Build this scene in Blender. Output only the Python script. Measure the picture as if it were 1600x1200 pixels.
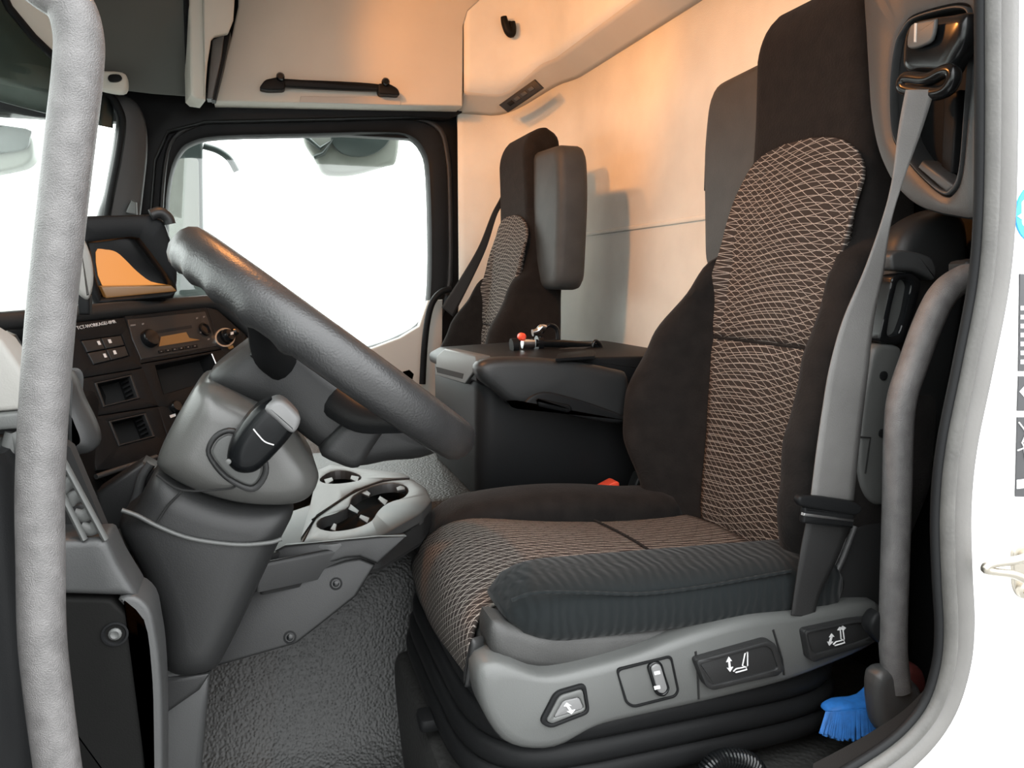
import bpy, bmesh, math, random
from mathutils import Vector, Matrix
random.seed(7)
for o in list(bpy.data.objects): bpy.data.objects.remove(o)
scene = bpy.context.scene
COL = scene.collection

# ------------------------------------------------------------------ camera
F_PX = 1200.0
CAM_Z = 0.85
YAW, PITCH = math.radians(18.3), math.radians(-7.6)
fw = Vector((math.sin(YAW)*math.cos(PITCH), math.cos(YAW)*math.cos(PITCH), math.sin(PITCH)))
rt = Vector((math.cos(YAW), -math.sin(YAW), 0))
up = rt.cross(fw)
CAM = Vector((0, 0, CAM_Z))
cd = bpy.data.cameras.new('camera'); cam = bpy.data.objects.new('camera', cd); COL.objects.link(cam)
cam.location = CAM
cam.rotation_euler = Matrix((rt, up, -fw)).transposed().to_euler()
cd.sensor_fit = 'HORIZONTAL'; cd.sensor_width = 36.0; cd.lens = F_PX/1600*36.0
cd.clip_start = 0.02; cd.clip_end = 200
scene.camera = cam

# ------------------------------------------------------------------ world, exposure
w = bpy.data.worlds.new('overcast_sky'); scene.world = w; w.use_nodes = True
bg = w.node_tree.nodes['Background']
bg.inputs[0].default_value = (0.97, 0.99, 1.0, 1)
# standard overcast sky: brighter towards the zenith
SKY = 5.2
_tc = w.node_tree.nodes.new('ShaderNodeTexCoord'); _sp = w.node_tree.nodes.new('ShaderNodeSeparateXYZ')
_mr = w.node_tree.nodes.new('ShaderNodeMapRange'); _mr.inputs[3].default_value = SKY*.5; _mr.inputs[4].default_value = SKY
w.node_tree.links.new(_tc.outputs['Generated'], _sp.inputs[0]); w.node_tree.links.new(_sp.outputs[2], _mr.inputs[0])
w.node_tree.links.new(_mr.outputs[0], bg.inputs[1])
vs = scene.view_settings
vs.view_transform = 'Standard'; vs.look = 'None'; vs.gamma = 1; vs.use_curve_mapping = False
vs.exposure = 0.9
CEIL_LAMP_W = 5.8
SPOT_W = 15.0

# ------------------------------------------------------------------ pixel to point
def W(px, py, X=None, Y=None, Z=None, pl=None):
    d = fw + rt*((px-800)/F_PX) + up*((600-py)/F_PX)
    if X is not None: t = X/d.x
    elif Y is not None: t = Y/d.y
    elif Z is not None: t = (Z-CAM_Z)/d.z
    else: t = (pl[0]-CAM).dot(pl[1])/d.dot(pl[1])
    return CAM + d*t
def WL(pts, **k): return [W(x, y, **k) for x, y in pts]

# ------------------------------------------------------------------ node materials
class E:
    """small expression wrapper around shader sockets"""
    nt = None
    def __init__(s, v): s.v = v
    def _op(s, op, *o):
        n = E.nt.nodes.new('ShaderNodeMath'); n.operation = op
        for i, a in enumerate((s,)+o):
            a = a.v if isinstance(a, E) else a
            if isinstance(a, (int, float)): n.inputs[i].default_value = a
            else: E.nt.links.new(a, n.inputs[i])
        return E(n.outputs[0])
    def __add__(s, o): return s._op('ADD', o)
    def __sub__(s, o): return s._op('SUBTRACT', o)
    def __mul__(s, o): return s._op('MULTIPLY', o)
    def sin(s): return s._op('SINE')
    def frac(s): return s._op('FRACT')
    def abs(s): return s._op('ABSOLUTE')
    def max(s, o): return s._op('MAXIMUM', o)
    def lt(s, o): return s._op('LESS_THAN', o)
    def ramp(s, a, b):
        n = E.nt.nodes.new('ShaderNodeMapRange'); n.clamp = True
        E.nt.links.new(s.v, n.inputs[0]); n.inputs[1].default_value = a; n.inputs[2].default_value = b
        n.inputs[3].default_value = 1; n.inputs[4].default_value = 0
        return E(n.outputs[0])
MATS = {}
def mat(name, col, rough=.5, metal=0, bump=0, bscale=200, kind='noise', var=0, vscale=6, spec=.5, sheen=0, coat=0, emit=None, estr=0):
    m = bpy.data.materials.new(name); m.use_nodes = True; nt = m.node_tree
    b = nt.nodes['Principled BSDF']
    b.inputs['Base Color'].default_value = (*col, 1); b.inputs['Roughness'].default_value = rough
    b.inputs['Metallic'].default_value = metal; b.inputs['Specular IOR Level'].default_value = spec
    if sheen: b.inputs['Sheen Weight'].default_value = sheen; b.inputs['Sheen Roughness'].default_value = .5
    if coat: b.inputs['Coat Weight'].default_value = coat
    if emit: b.inputs['Emission Color'].default_value = (*emit, 1); b.inputs['Emission Strength'].default_value = estr
    tc = nt.nodes.new('ShaderNodeTexCoord')
    if var:
        n = nt.nodes.new('ShaderNodeTexNoise'); n.inputs['Scale'].default_value = vscale; n.inputs['Detail'].default_value = 6
        nt.links.new(tc.outputs['Object'], n.inputs['Vector'])
        r = nt.nodes.new('ShaderNodeMapRange'); nt.links.new(n.outputs['Fac'], r.inputs[0])
        r.inputs[1].default_value = .3; r.inputs[2].default_value = .7
        r.inputs[3].default_value = 1-var; r.inputs[4].default_value = 1+var
        h = nt.nodes.new('ShaderNodeHueSaturation'); h.inputs['Color'].default_value = (*col, 1)
        nt.links.new(r.outputs[0], h.inputs['Value']); nt.links.new(h.outputs[0], b.inputs['Base Color'])
    if bump:
        if kind == 'noise':
            n = nt.nodes.new('ShaderNodeTexNoise'); n.inputs['Detail'].default_value = 3; out = 'Fac'
        else:
            n = nt.nodes.new('ShaderNodeTexVoronoi'); n.feature = 'SMOOTH_F1'; out = 'Distance'
        n.inputs['Scale'].default_value = bscale
        nt.links.new(tc.outputs['Object'], n.inputs['Vector'])
        bp = nt.nodes.new('ShaderNodeBump'); bp.inputs['Strength'].default_value = bump; bp.inputs['Distance'].default_value = .002
        if kind != 'noise': bp.invert = True
        nt.links.new(n.outputs[out], bp.inputs['Height']); nt.links.new(bp.outputs[0], b.inputs['Normal'])
    MATS[name] = m; return m

mat('black_plastic', (.0085, .0088, .0092), .42, spec=.08, bump=.12, bscale=700, var=.12)
mat('soft_black', (.006, .006, .0058), .55, spec=.04, bump=.12, bscale=700, var=.12)
mat('dark_plastic', (.016, .0163, .0165), .42, spec=.27, bump=.12, bscale=700, var=.1)
mat('grey_plastic', (.038, .0388, .039), .43, spec=.4, bump=.12, bscale=700, var=.12)
mat('mid_plastic', (.066, .068, .066), .42, spec=.4, bump=.1, bscale=700, var=.08)
mat('gloss_black', (.005, .0055, .006), .2, spec=.3)
mat('stalk_black', (.004, .0045, .005), .25, spec=.14)
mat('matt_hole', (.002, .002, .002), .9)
mat('handle_coat', (.098, .094, .093), .36, bump=.5, bscale=900, var=.22, vscale=60)
mat('vinyl', (.028, .028, .027), .6, bump=.25, bscale=500, var=.2, vscale=20)
mat('velour', (.0085, .0072, .0066), .9, bump=.5, bscale=260, var=.3, vscale=40, sheen=.03, spec=.15)
mat('wall_fabric', (.70, .70, .65), .93, bump=.25, bscale=420, var=.05, vscale=9, spec=.1)
mat('cream_trim', (.50, .475, .42), .6, bump=.06, bscale=500, var=.04)
mat('light_trim', (.42, .395, .36), .6, bump=.05, bscale=500)
mat('head_grey', (.075, .077, .069), .8, bump=.15, bscale=500, var=.05)
mat('rubber_mat', (.013, .0135, .0128), .46, spec=.32, bump=.6, bscale=230, kind='voronoi', var=.1)
mat('floor_mat', (.02, .02, .019), .6, bump=.6, bscale=160, kind='voronoi')
mat('seal_rubber', (.05, .048, .044), .55, bump=.2, bscale=300, var=.2, vscale=30)
mat('flange_grey', (.092, .088, .083), .5, bump=.1, bscale=300, var=.12, vscale=14)
mat('white_paint', (.86, .86, .85), .3, coat=.4)
mat('chrome', (.75, .75, .76), .16, metal=1)
mat('silver', (.55, .55, .55), .35, metal=1)
mat('webbing', (.12, .117, .113), .7, bump=.3, bscale=900, var=.06, vscale=30)
mat('webbing_black', (.014, .014, .014), .7, bump=.3, bscale=900)
mat('white_print', (.5, .5, .5), .6)
mat('grey_button', (.12, .12, .12), .45)
mat('red_button', (.75, .07, .03), .4)
mat('brush_blue', (.015, .12, .38), .6, var=.25, vscale=80)
mat('brush_red', (.09, .018, .015), .6)
mat('sticker_blue', (.01, .32, .85), .4)
mat('sticker_black', (.02, .02, .022), .4)
mat('striker_steel', (.38, .35, .30), .36, metal=1, bump=.1, bscale=200)
mat('dark_band', (.055, .075, .07), .3, var=.35, vscale=5)
mat('mirror_shell', (.24, .25, .225), .5)
mat('mirror_dark', (.055, .07, .067), .3)
mat('amber_reflection', (.10, .04, .01), .3, emit=(1.0, .36, .06), estr=.4)  # emission stands in for warm cab light mirrored in the dash display
mat('amber_lcd', (.09, .05, .02), .35, emit=(1.0, .42, .10), estr=.05)
mat('lamp_lens', (.9, .8, .6), .4, emit=(1.0, .55, .22), estr=3.0)
mat('concrete', (.22, .22, .215), .9, var=.06, vscale=1.5)
mat('bark', (.25, .24, .2), .9)
mat('satin_cowl', (.06, .06, .057), .3, bump=.1, bscale=700, var=.1)
mat('grip_leather', (.021, .021, .0215), .36, bump=.25, bscale=420, var=.15, vscale=25)
mat('pale_dash', (.22, .215, .2), .6, bump=.1, bscale=500)

def make_mesh_fabric(name='net_fabric'):
    m = bpy.data.materials.new(name); m.use_nodes = True; nt = m.node_tree; E.nt = nt
    b = nt.nodes['Principled BSDF']; b.inputs['Roughness'].default_value = .85; b.inputs['Specular IOR Level'].default_value = .2
    tc = nt.nodes.new('ShaderNodeTexCoord'); sp = nt.nodes.new('ShaderNodeSeparateXYZ')
    nt.links.new(tc.outputs['UV'], sp.inputs[0]); u, v = E(sp.outputs[0]), E(sp.outputs[1])
    f1 = (v + (u*26.0 + v*6.0).sin()*.0045 + (u*9.0+v*23.0).sin()*.0038)*104.0
    f2 = (v - u*.62 + (u*22.0 - v*13.0 + 1.3).sin()*.0055 + (v*29.0).sin()*.003)*78.0
    f3 = (v + u*.22 + (u*24.0 + v*9.0 + 2.1).sin()*.0065)*74.0
    def line(f, wd): return (f.frac() - .5).abs().ramp(wd*.4, wd*1.3)
    mask = line(f1, .045).max(line(f2, .038)).max(line(f3, .036))
    nz = nt.nodes.new('ShaderNodeTexNoise'); nz.inputs['Scale'].default_value = 900; nt.links.new(tc.outputs['UV'], nz.inputs['Vector'])
    mask2 = mask*(E(nz.outputs['Fac'])*1.1 + .25)
    mx = nt.nodes.new('ShaderNodeMix'); mx.data_type = 'RGBA'
    nt.links.new(mask2.v, mx.inputs[0]); mx.inputs[6].default_value = (.026, .0205, .018, 1); mx.inputs[7].default_value = (.42, .385, .35, 1)
    nt.links.new(mx.outputs[2], b.inputs['Base Color'])
    bp = nt.nodes.new('ShaderNodeBump'); bp.inputs['Strength'].default_value = .5; bp.inputs['Distance'].default_value = .001
    nt.links.new(mask2.v, bp.inputs['Height']); nt.links.new(bp.outputs[0], b.inputs['Normal'])
    MATS[name] = m
make_mesh_fabric()
def make_pleated():
    m = MATS['velour'].copy(); m.name = 'pleated_velour'; nt = m.node_tree; E.nt = nt
    b = nt.nodes['Principled BSDF']; b.inputs['Base Color'].default_value = (.006, .0078, .0084, 1)
    for l in list(nt.links):
        if l.to_socket == b.inputs['Base Color'] or l.to_socket == b.inputs['Normal']: nt.links.remove(l)
    tc = nt.nodes.new('ShaderNodeTexCoord'); wv = nt.nodes.new('ShaderNodeTexWave'); wv.bands_direction = 'X'
    wv.inputs['Scale'].default_value = 24; wv.inputs['Distortion'].default_value = 5; wv.inputs['Detail'].default_value = 2
    nt.links.new(tc.outputs['Object'], wv.inputs['Vector'])
    bp = nt.nodes.new('ShaderNodeBump'); bp.inputs['Strength'].default_value = .4; bp.inputs['Distance'].default_value = .004
    nt.links.new(wv.outputs['Fac'], bp.inputs['Height']); nt.links.new(bp.outputs[0], b.inputs['Normal'])
    b.inputs['Sheen Weight'].default_value = .06
    MATS['pleated_velour'] = m
make_pleated()
def make_glass():
    m = bpy.data.materials.new('window_glass'); m.use_nodes = True; nt = m.node_tree
    nt.nodes.remove(nt.nodes['Principled BSDF']); out = nt.nodes['Material Output']
    t = nt.nodes.new('ShaderNodeBsdfTransparent'); t.inputs[0].default_value = (.93, .96, .94, 1)
    g = nt.nodes.new('ShaderNodeBsdfGlossy'); g.inputs['Roughness'].default_value = .02
    mx = nt.nodes.new('ShaderNodeMixShader'); mx.inputs[0].default_value = .05
    nt.links.new(t.outputs[0], mx.inputs[1]); nt.links.new(g.outputs[0], mx.inputs[2]); nt.links.new(mx.outputs[0], out.inputs[0])
    MATS['window_glass'] = m
make_glass()

# ------------------------------------------------------------------ mesh helpers
WL_LOC = {}
def wloc(o): return WL_LOC.get(o.name, Vector((0, 0, 0))) if o else Vector((0, 0, 0))
def empty(name, loc):
    o = bpy.data.objects.new(name, None); COL.objects.link(o); o.location = loc; o.empty_display_size = .05
    WL_LOC[o.name] = Vector(loc); return o
def tag(o, label=None, cat=None, group=None, kind=None):
    if label: o['label'] = label
    if cat: o['category'] = cat
    if group: o['group'] = group
    if kind: o['kind'] = kind
    return o
def thing(name, loc, label, cat, group=None): return tag(empty(name, loc), label, cat, group)
def link(name, me, m, parent=None):
    o = bpy.data.objects.new(name, me); COL.objects.link(o)
    if m: me.materials.append(MATS[m])
    if parent: o.parent = parent
    WL_LOC[o.name] = wloc(parent); return o
def build(name, bm, m, parent=None, sharp=42, recalc=True):
    off = wloc(parent)
    if recalc: bmesh.ops.recalc_face_normals(bm, faces=bm.faces[:])
    for v in bm.verts: v.co -= off
    for f in bm.faces: f.smooth = True
    lim = math.radians(sharp)
    for e in bm.edges:
        if len(e.link_faces) == 2 and e.calc_face_angle(0) > lim: e.smooth = False
    me = bpy.data.meshes.new(name); bm.to_mesh(me); bm.free()
    return link(name, me, m, parent)
def add_rings(bm, rings, closed=True, cap0=True, cap1=True, loop=False):
    R = [[bm.verts.new(p) for p in r] for r in rings]
    n = len(R[0]); nr = len(R)
    for i in range(nr if loop else nr-1):
        a, b = R[i], R[(i+1) % nr]
        for j in range(n if closed else n-1):
            k = (j+1) % n
            try: bm.faces.new((a[j], a[k], b[k], b[j]))
            except ValueError: pass
    if not loop:
        if cap0: bm.faces.new(R[0][::-1])
        if cap1: bm.faces.new(R[-1])
    return R
def crom(pts, n=8, closed=False):
    pts = [Vector(p) for p in pts]; N = len(pts); out = []
    for i in range(N if closed else N-1):
        g = lambda k: pts[k % N] if closed else pts[min(max(k, 0), N-1)]
        p0, p1, p2, p3 = g(i-1), g(i), g(i+1), g(i+2)
        for s in range(n):
            t = s/n
            out.append(.5*((2*p1)+(p2-p0)*t+(2*p0-5*p1+4*p2-p3)*t*t+(3*p1-p0-3*p2+p3)*t**3))
    if not closed: out.append(pts[-1])
    return out
def tube_rings(path, r, n=16, closed=False, flat=1.0, upv=None):
    N = len(path); rings = []
    t0 = (path[1]-path[0]).normalized()
    nrm = (upv or (Vector((0, 0, 1)) if abs(t0.z) < .9 else Vector((1, 0, 0))))
    nrm = (nrm - t0*nrm.dot(t0)).normalized()
    for i, p in enumerate(path):
        if closed: t = (path[(i+1) % N]-path[i-1]).normalized()
        else: t = (path[min(i+1, N-1)]-path[max(i-1, 0)]).normalized()
        nrm = (nrm - t*nrm.dot(t)).normalized(); bn = t.cross(nrm)
        rr = r[i] if isinstance(r, (list, tuple)) else r
        rings.append([p + nrm*(rr*math.cos(a)) + bn*(rr*flat*math.sin(a)) for a in [2*math.pi*k/n for k in range(n)]])
    return rings
def tube(name, path, r, m, parent=None, n=16, closed=False, flat=1.0, upv=None, sharp=50):
    bm = bmesh.new(); add_rings(bm, tube_rings(path, r, n, closed, flat, upv), loop=closed)
    return build(name, bm, m, parent, sharp)
def plane_axes(nrm):
    nrm = Vector(nrm).normalized()
    h = Vector((0, 0, 1)) if abs(nrm.z) < .95 else Vector((0, 1, 0))
    ax = h.cross(nrm).normalized(); ay = nrm.cross(ax).normalized()
    return ax, ay, nrm
def inset2d(poly, d):
    n = len(poly); A = sum(poly[i][0]*poly[(i+1) % n][1]-poly[(i+1) % n][0]*poly[i][1] for i in range(n))
    s = 1 if A > 0 else -1; out = []
    for i in range(n):
        p0, p1, p2 = poly[i-1], poly[i], poly[(i+1) % n]
        e1 = Vector((p1[0]-p0[0], p1[1]-p0[1])); e2 = Vector((p2[0]-p1[0], p2[1]-p1[1]))
        if e1.length < 1e-9 or e2.length < 1e-9: out.append(p1); continue
        e1.normalize(); e2.normalize()
        n1 = Vector((-e1.y, e1.x))*s; n2 = Vector((-e2.y, e2.x))*s
        b = n1+n2; c = max(b.length_squared/2, .35)
        b = b/c
        out.append((p1[0]+b.x*d, p1[1]+b.y*d))
    return out
def rounded(poly, r, seg=4):
    """round the corners of a list of 3D points lying in one plane"""
    out = []; n = len(poly)
    for i in range(n):
        p0, p1, p2 = Vector(poly[i-1]), Vector(poly[i]), Vector(poly[(i+1) % n])
        a = p0-p1; b = p2-p1
        rr = min(r, a.length*.45, b.length*.45)
        A = p1+a.normalized()*rr; B = p1+b.normalized()*rr
        for s in range(seg+1):
            t = s/seg; out.append(A*(1-t)**2+p1*2*t*(1-t)+B*t*t)
    return out
def resample(P, n):
    L = [0]
    for i in range(len(P)): L.append(L[-1]+math.dist(P[i], P[(i+1) % len(P)]))
    out = []; k = 0
    for j in range(n):
        t = L[-1]*j/n
        while L[k+1] < t: k += 1
        f = (t-L[k])/max(L[k+1]-L[k], 1e-12); a, b = P[k], P[(k+1) % len(P)]
        out.append(tuple(x+(y-x)*f for x, y in zip(a, b)))
    return out
def inset_seq(P, dists, relax):
    """outlines at growing inset; relaxed at each step so that concave rims do not fold over"""
    out = []; cur = P; last = 0
    for d in dists:
        n = max(1, int(math.ceil((d-last)/.003))) if relax else 1
        for _ in range(n):
            cur = inset2d(cur, (d-last)/n)
            if relax and d > last:
                m = len(cur)
                cur = [(cur[i][0]*.5+(cur[i-1][0]+cur[(i+1) % m][0])*.25, cur[i][1]*.5+(cur[i-1][1]+cur[(i+1) % m][1])*.25) for i in range(m)]
                if relax: cur = resample(cur, m)
        last = d; out.append(cur)
    return out
def slab_bm(bm, pts, nrm, depth, r=.003, steps=3, back_r=None):
    """pts: outline on the front plane (facing nrm); goes back by depth; rounded rims"""
    ax, ay, nv = plane_axes(nrm); o = pts[0]
    P2 = [((p-o).dot(ax), (p-o).dot(ay)) for p in pts]
    relax = len(pts) > 20 and r >= .008
    if relax: P2 = resample(P2, 96)
    lev = sum((p-o).dot(nv) for p in pts)/len(pts)
    br = r if back_r is None else back_r
    def ring(q, dep): return [o+ax*a+ay*b+nv*(lev-dep) for a, b in q]
    A = [(s/steps)*math.pi/2 for s in range(steps+1)]
    rings = []
    if r > 0:
        seq = inset_seq(P2, [r*(1-math.cos(a)) for a in A], relax)
        rings += [ring(q, r*(1-math.sin(a))) for q, a in reversed(list(zip(seq, A)))]
    else: rings.append(ring(P2, 0))
    if br > 0:
        seq = inset_seq(P2, [br*(1-math.cos(a)) for a in A], relax)
        rings += [ring(q, depth-br*(1-math.sin(a))) for q, a in zip(seq, A)]
    else: rings.append(ring(P2, depth))
    add_rings(bm, rings)
def slab(name, pts, nrm, depth, m, parent=None, r=.003, steps=3, round_r=0, sharp=42, back_r=None):
    if round_r: pts = rounded(pts, round_r)
    bm = bmesh.new(); slab_bm(bm, pts, nrm, depth, r, steps, back_r)
    return build(name, bm, m, parent, sharp)
def facing(pts, nrm=None):
    """normal of planar outline turned to the camera"""
    n = Vector((0, 0, 0))
    for i in range(len(pts)): n += Vector(pts[i]).cross(Vector(pts[(i+1) % len(pts)]))
    n.normalize(); c = sum(pts, Vector())/len(pts)
    return n if n.dot(CAM-c) > 0 else -n
def box_bm(bm, c, size, rot=None, r=.003, steps=2):
    c = Vector(c); hx, hy, hz = [s/2 for s in size]; M = rot or Matrix.Identity(3)
    pts = [c+M@Vector((x, y, hz)) for x, y in ((-hx, -hy), (hx, -hy), (hx, hy), (-hx, hy))]
    pts = rounded(pts, r*1.5, 3)
    slab_bm(bm, pts, M@Vector((0, 0, 1)), size[2], r, steps)
def box(name, c, size, m, parent=None, rot=None, r=.003):
    bm = bmesh.new(); box_bm(bm, c, size, rot, min(r, min(size)*.45)); return build(name, bm, m, parent)
def star(poly, c, ang):
    d = Vector((math.cos(ang), math.sin(ang))); best = None
    for i in range(len(poly)):
        a = Vector(poly[i])-c; b = Vector(poly[(i+1) % len(poly)])-c; e = b-a
        den = d.x*e.y-d.y*e.x
        if abs(den) < 1e-12: continue
        t = (a.x*e.y-a.y*e.x)/den; s = (a.x*d.y-a.y*d.x)/den
        if t > 0 and -1e-4 <= s <= 1+1e-4 and (best is None or t > best): best = t
    return c+d*(best or 0)
def frame(name, outer, inner, nrm, depth, m, parent=None, r=.004, n=96, sharp=42):
    """a plate with a hole; outer and inner outlines lie on the front plane"""
    ax, ay, nv = plane_axes(nrm); o = inner[0]
    to2 = lambda P: [Vector(((p-o).dot(ax), (p-o).dot(ay))) for p in P]
    O, I = to2(outer), to2(inner); c = sum(I, Vector((0, 0)))/len(I)
    angs = sorted(set([math.atan2((p-c).y, (p-c).x) for p in O+I]+[-math.pi+2*math.pi*k/n for k in range(n)]))
    angs = [a for i, a in enumerate(angs) if i == 0 or a-angs[i-1] > 1e-4]
    o2 = [star(O, c, a) for a in angs]; i2 = [star(I, c, a) for a in angs]
    rings = []
    def ring(P, dep): return [o+ax*p[0]+ay*p[1]-nv*dep for p in P]
    sh = lambda P, Q, d: [p+(q-p).normalized()*min(d, (q-p).length*.4) for p, q in zip(P, Q)]
    rings = [ring(i2, depth), ring(i2, r)]
    for s in (1, 2): a = s/2*math.pi/2; rings.append(ring(sh(i2, o2, r*(1-math.cos(a))), r*(1-math.sin(a))))
    for s in (0, 1): a = s/2*math.pi/2; rings.append(ring(sh(o2, i2, r*(1-math.sin(a))), r*(1-math.cos(a))))
    rings += [ring(o2, r), ring(o2, depth)]
    bm = bmesh.new(); add_rings(bm, rings, loop=True)
    return build(name, bm, m, parent, sharp)
def lathe_bm(bm, c, axis, prof, n=24):
    ax, ay, nv = plane_axes(axis); c = Vector(c)
    add_rings(bm, [[c+nv*h+(ax*math.cos(2*math.pi*k/n)+ay*math.sin(2*math.pi*k/n))*rr for k in range(n)] for rr, h in prof])
def lathe(name, c, axis, prof, m, parent=None, n=24):
    bm = bmesh.new(); lathe_bm(bm, c, axis, prof, n); return build(name, bm, m, parent, 35)
def sheet(name, f, nu, nv, thick, m, parent=None, uvf=None):
    """parametric sheet f(u,v) -> Vector with a uv map in metres and real thickness"""
    off = wloc(parent); P = [[f(i/nu, j/nv) for i in range(nu+1)] for j in range(nv+1)]
    bm = bmesh.new(); uvl = bm.loops.layers.uv.new('UVMap')
    def nrm(i, j):
        du = P[j][min(i+1, nu)]-P[j][max(i-1, 0)]; dv = P[min(j+1, nv)][i]-P[max(j-1, 0)][i]
        n = du.cross(dv); return n.normalized() if n.length > 1e-12 else Vector((0, 0, 0))
    N = [[nrm(i, j) for i in range(nu+1)] for j in range(nv+1)]
    tot = sum(N[j][i].dot(CAM-P[j][i]) for j in range(nv+1) for i in range(nu+1)); sg = 1 if tot > 0 else -1
    A = [[bm.verts.new(p-off) for p in row] for row in P]
    def quad(vs, ids):
        if sg < 0: vs = vs[::-1]; ids = ids[::-1]
        try: fc = bm.faces.new(vs)
        except ValueError: return
        fc.smooth = True
        for l, (a, b) in zip(fc.loops, ids): l[uvl].uv = uvf(a/nu, b/nv) if uvf else (a/nu, b/nv)
    for j in range(nv):
        for i in range(nu):
            ids = ((i, j), (i+1, j), (i+1, j+1), (i, j+1)); quad([A[y][x] for x, y in ids], ids)
    if thick:
        B = [[bm.verts.new(P[j][i]-off-N[j][i]*sg*thick) for i in range(nu+1)] for j in range(nv+1)]
        for j in range(nv):
            for i in range(nu):
                ids = ((i, j), (i, j+1), (i+1, j+1), (i+1, j)); quad([B[y][x] for x, y in ids], ids)
        rim = [(i, 0) for i in range(nu)]+[(nu, j) for j in range(nv)]+[(i, nv) for i in range(nu, 0, -1)]+[(0, j) for j in range(nv, 0, -1)]
        for k in range(len(rim)):
            (a, b), (c, d) = rim[k], rim[(k+1) % len(rim)]
            quad([A[b][a], B[b][a], B[d][c], A[d][c]], ((a, b), (a, b), (c, d), (c, d)))
    for e in bm.edges:
        if len(e.link_faces) == 2 and e.calc_face_angle(0) > .9: e.smooth = False
    me = bpy.data.meshes.new(name); bm.to_mesh(me); bm.free()
    return link(name, me, m, parent)
def text(name, s, size, origin, xdir, nrm, m, parent=None, depth=.0004):
    cu = bpy.data.curves.new(name, 'FONT'); cu.body = s; cu.size = size; cu.extrude = depth; cu.resolution_u = 2
    tmp = bpy.data.objects.new('tmp_text', cu); COL.objects.link(tmp)
    dg = bpy.context.evaluated_depsgraph_get(); me = bpy.data.meshes.new_from_object(tmp.evaluated_get(dg))
    bpy.data.objects.remove(tmp)
    x = Vector(xdir).normalized(); z = Vector(nrm).normalized(); x = (x-z*x.dot(z)).normalized(); y = z.cross(x)
    M = Matrix((x, y, z)).transposed().to_4x4(); M.translation = Vector(origin)-wloc(parent)
    me.transform(M); me.name = name; me.materials.clear()
    return link(name, me, m, parent)
def lerp(a, b, t): return a+(b-a)*t
def sstep(t): t = min(max(t, 0), 1); return t*t*(3-2*t)
def interp(tab, x):
    if x <= tab[0][0]: return tab[0][1]
    for (a, va), (b, vb) in zip(tab, tab[1:]):
        if x <= b: return lerp(va, vb, sstep((x-a)/(b-a))*.5+.5*(x-a)/(b-a))
    return tab[-1][1]
def V(*a): return Vector(a)
YN = V(0, -1, 0)

# ================================================================== SETTING
def struct(o, label=None, cat=None): tag(o, label, cat, kind='structure'); return o
WALL_X, SIDE_Y, CEIL_Z = 1.0, 2.58, 1.78
struct(box('floor', (.1, 1.55, -.03), (2.1, 2.1, .06), 'floor_mat'), 'dark rubber floor of the cab', 'floor')
struct(box('ceiling', (.05, 1.57, CEIL_Z+.03), (2.1, 2.15, .06), 'cream_trim'), 'pale roof lining of the cab', 'ceiling')
struct(box('wall_back', (WALL_X+.02, 1.55, .88), (.04, 2.06, 1.9), 'wall_fabric', r=.002), 'beige fabric covered rear wall behind the seats', 'wall')
# rubber covered engine tunnel: one smooth profile swept along X
prof = [(.98, .005), (1.12, .03), (1.20, .08), (1.255, .17), (1.30, .28), (1.345, .37), (1.41, .415), (1.5, .43), (1.9, .43), (1.98, .38), (2.02, .2), (2.05, .0)]
pr = crom([V(0, a, b) for a, b in prof], 6)
struct(sheet('engine_tunnel', lambda u, v: V(lerp(-.7, WALL_X, u), *(pr[min(int(v*(len(pr)-1)+.5), len(pr)-1)])[1:]), 40, len(pr)-1, 0, 'rubber_mat'),
       'engine tunnel under grained black rubber matting between the seats', 'floor')
struct(box('seat_platform', (.62, .94, .11), (.84, .68, .20), 'floor_mat', r=.02), 'raised dark floor step under the driver seat', 'floor')

# driver-side body: opening edge (seal path), white outer skin, inner pillar
DOOR_Y = .56
seal_px = [(1549, -60), (1549, 60), (1549, 200), (1546, 340), (1536, 450), (1512, 575), (1487, 700), (1478, 800), (1480, 900), (1484, 980), (1478, 1045), (1455, 1110), (1408, 1165), (1335, 1215), (1250, 1262)]
seal_path = crom(WL(seal_px, Y=DOOR_Y), 6)
upx = [W(1549, -400, Y=DOOR_Y), W(1549, -200, Y=DOOR_Y)]
seal_path = upx+seal_path
sr = thing('door_seal', tuple(seal_path[len(seal_path)//2]), 'ribbed grey rubber seal around the driver door opening', 'seal'); sr['kind'] = 'structure'
tube('seal_bead', seal_path, .0078, 'seal_rubber', sr, 14)
def offs(path, d, dy=0):
    out = []
    for i, p in enumerate(path):
        t = (path[min(i+1, len(path)-1)]-path[max(i-1, 0)]).normalized(); nn = V(-t.z, 0, t.x)
        out.append(p+nn*d+V(0, dy, 0))
    return out
sgn = 1 if offs(seal_path, .01)[10].x > seal_path[10].x else -1
tube('seal_lip', offs(seal_path, -sgn*.0095, .004), .0045, 'black_plastic', sr, 10)
bm = bmesh.new()
fl = [offs(seal_path, sgn*d, dy) for d, dy in ((.004, .006), (.009, .0035), (.0125, -.001), (.019, -.004), (.028, -.0045), (.0315, -.001), (.033, .008))]
add_rings(bm, fl, closed=False, cap0=False, cap1=False)
build('seal_flange', bm, 'flange_grey', sr, 60)
# white skin
sk = offs(seal_path, sgn*.033)
poly = [p+V(0, .003-(p.y-DOOR_Y), 0) for p in sk]+[V(.2, DOOR_Y+.003, -.6), V(1.5, DOOR_Y+.003, -.6), V(1.5, DOOR_Y+.003, sk[0].z)]
struct(slab('wall_outer_skin', poly, YN, .02, 'white_paint', r=0), 'white painted outer body panel beside the door opening', 'wall')
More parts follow.
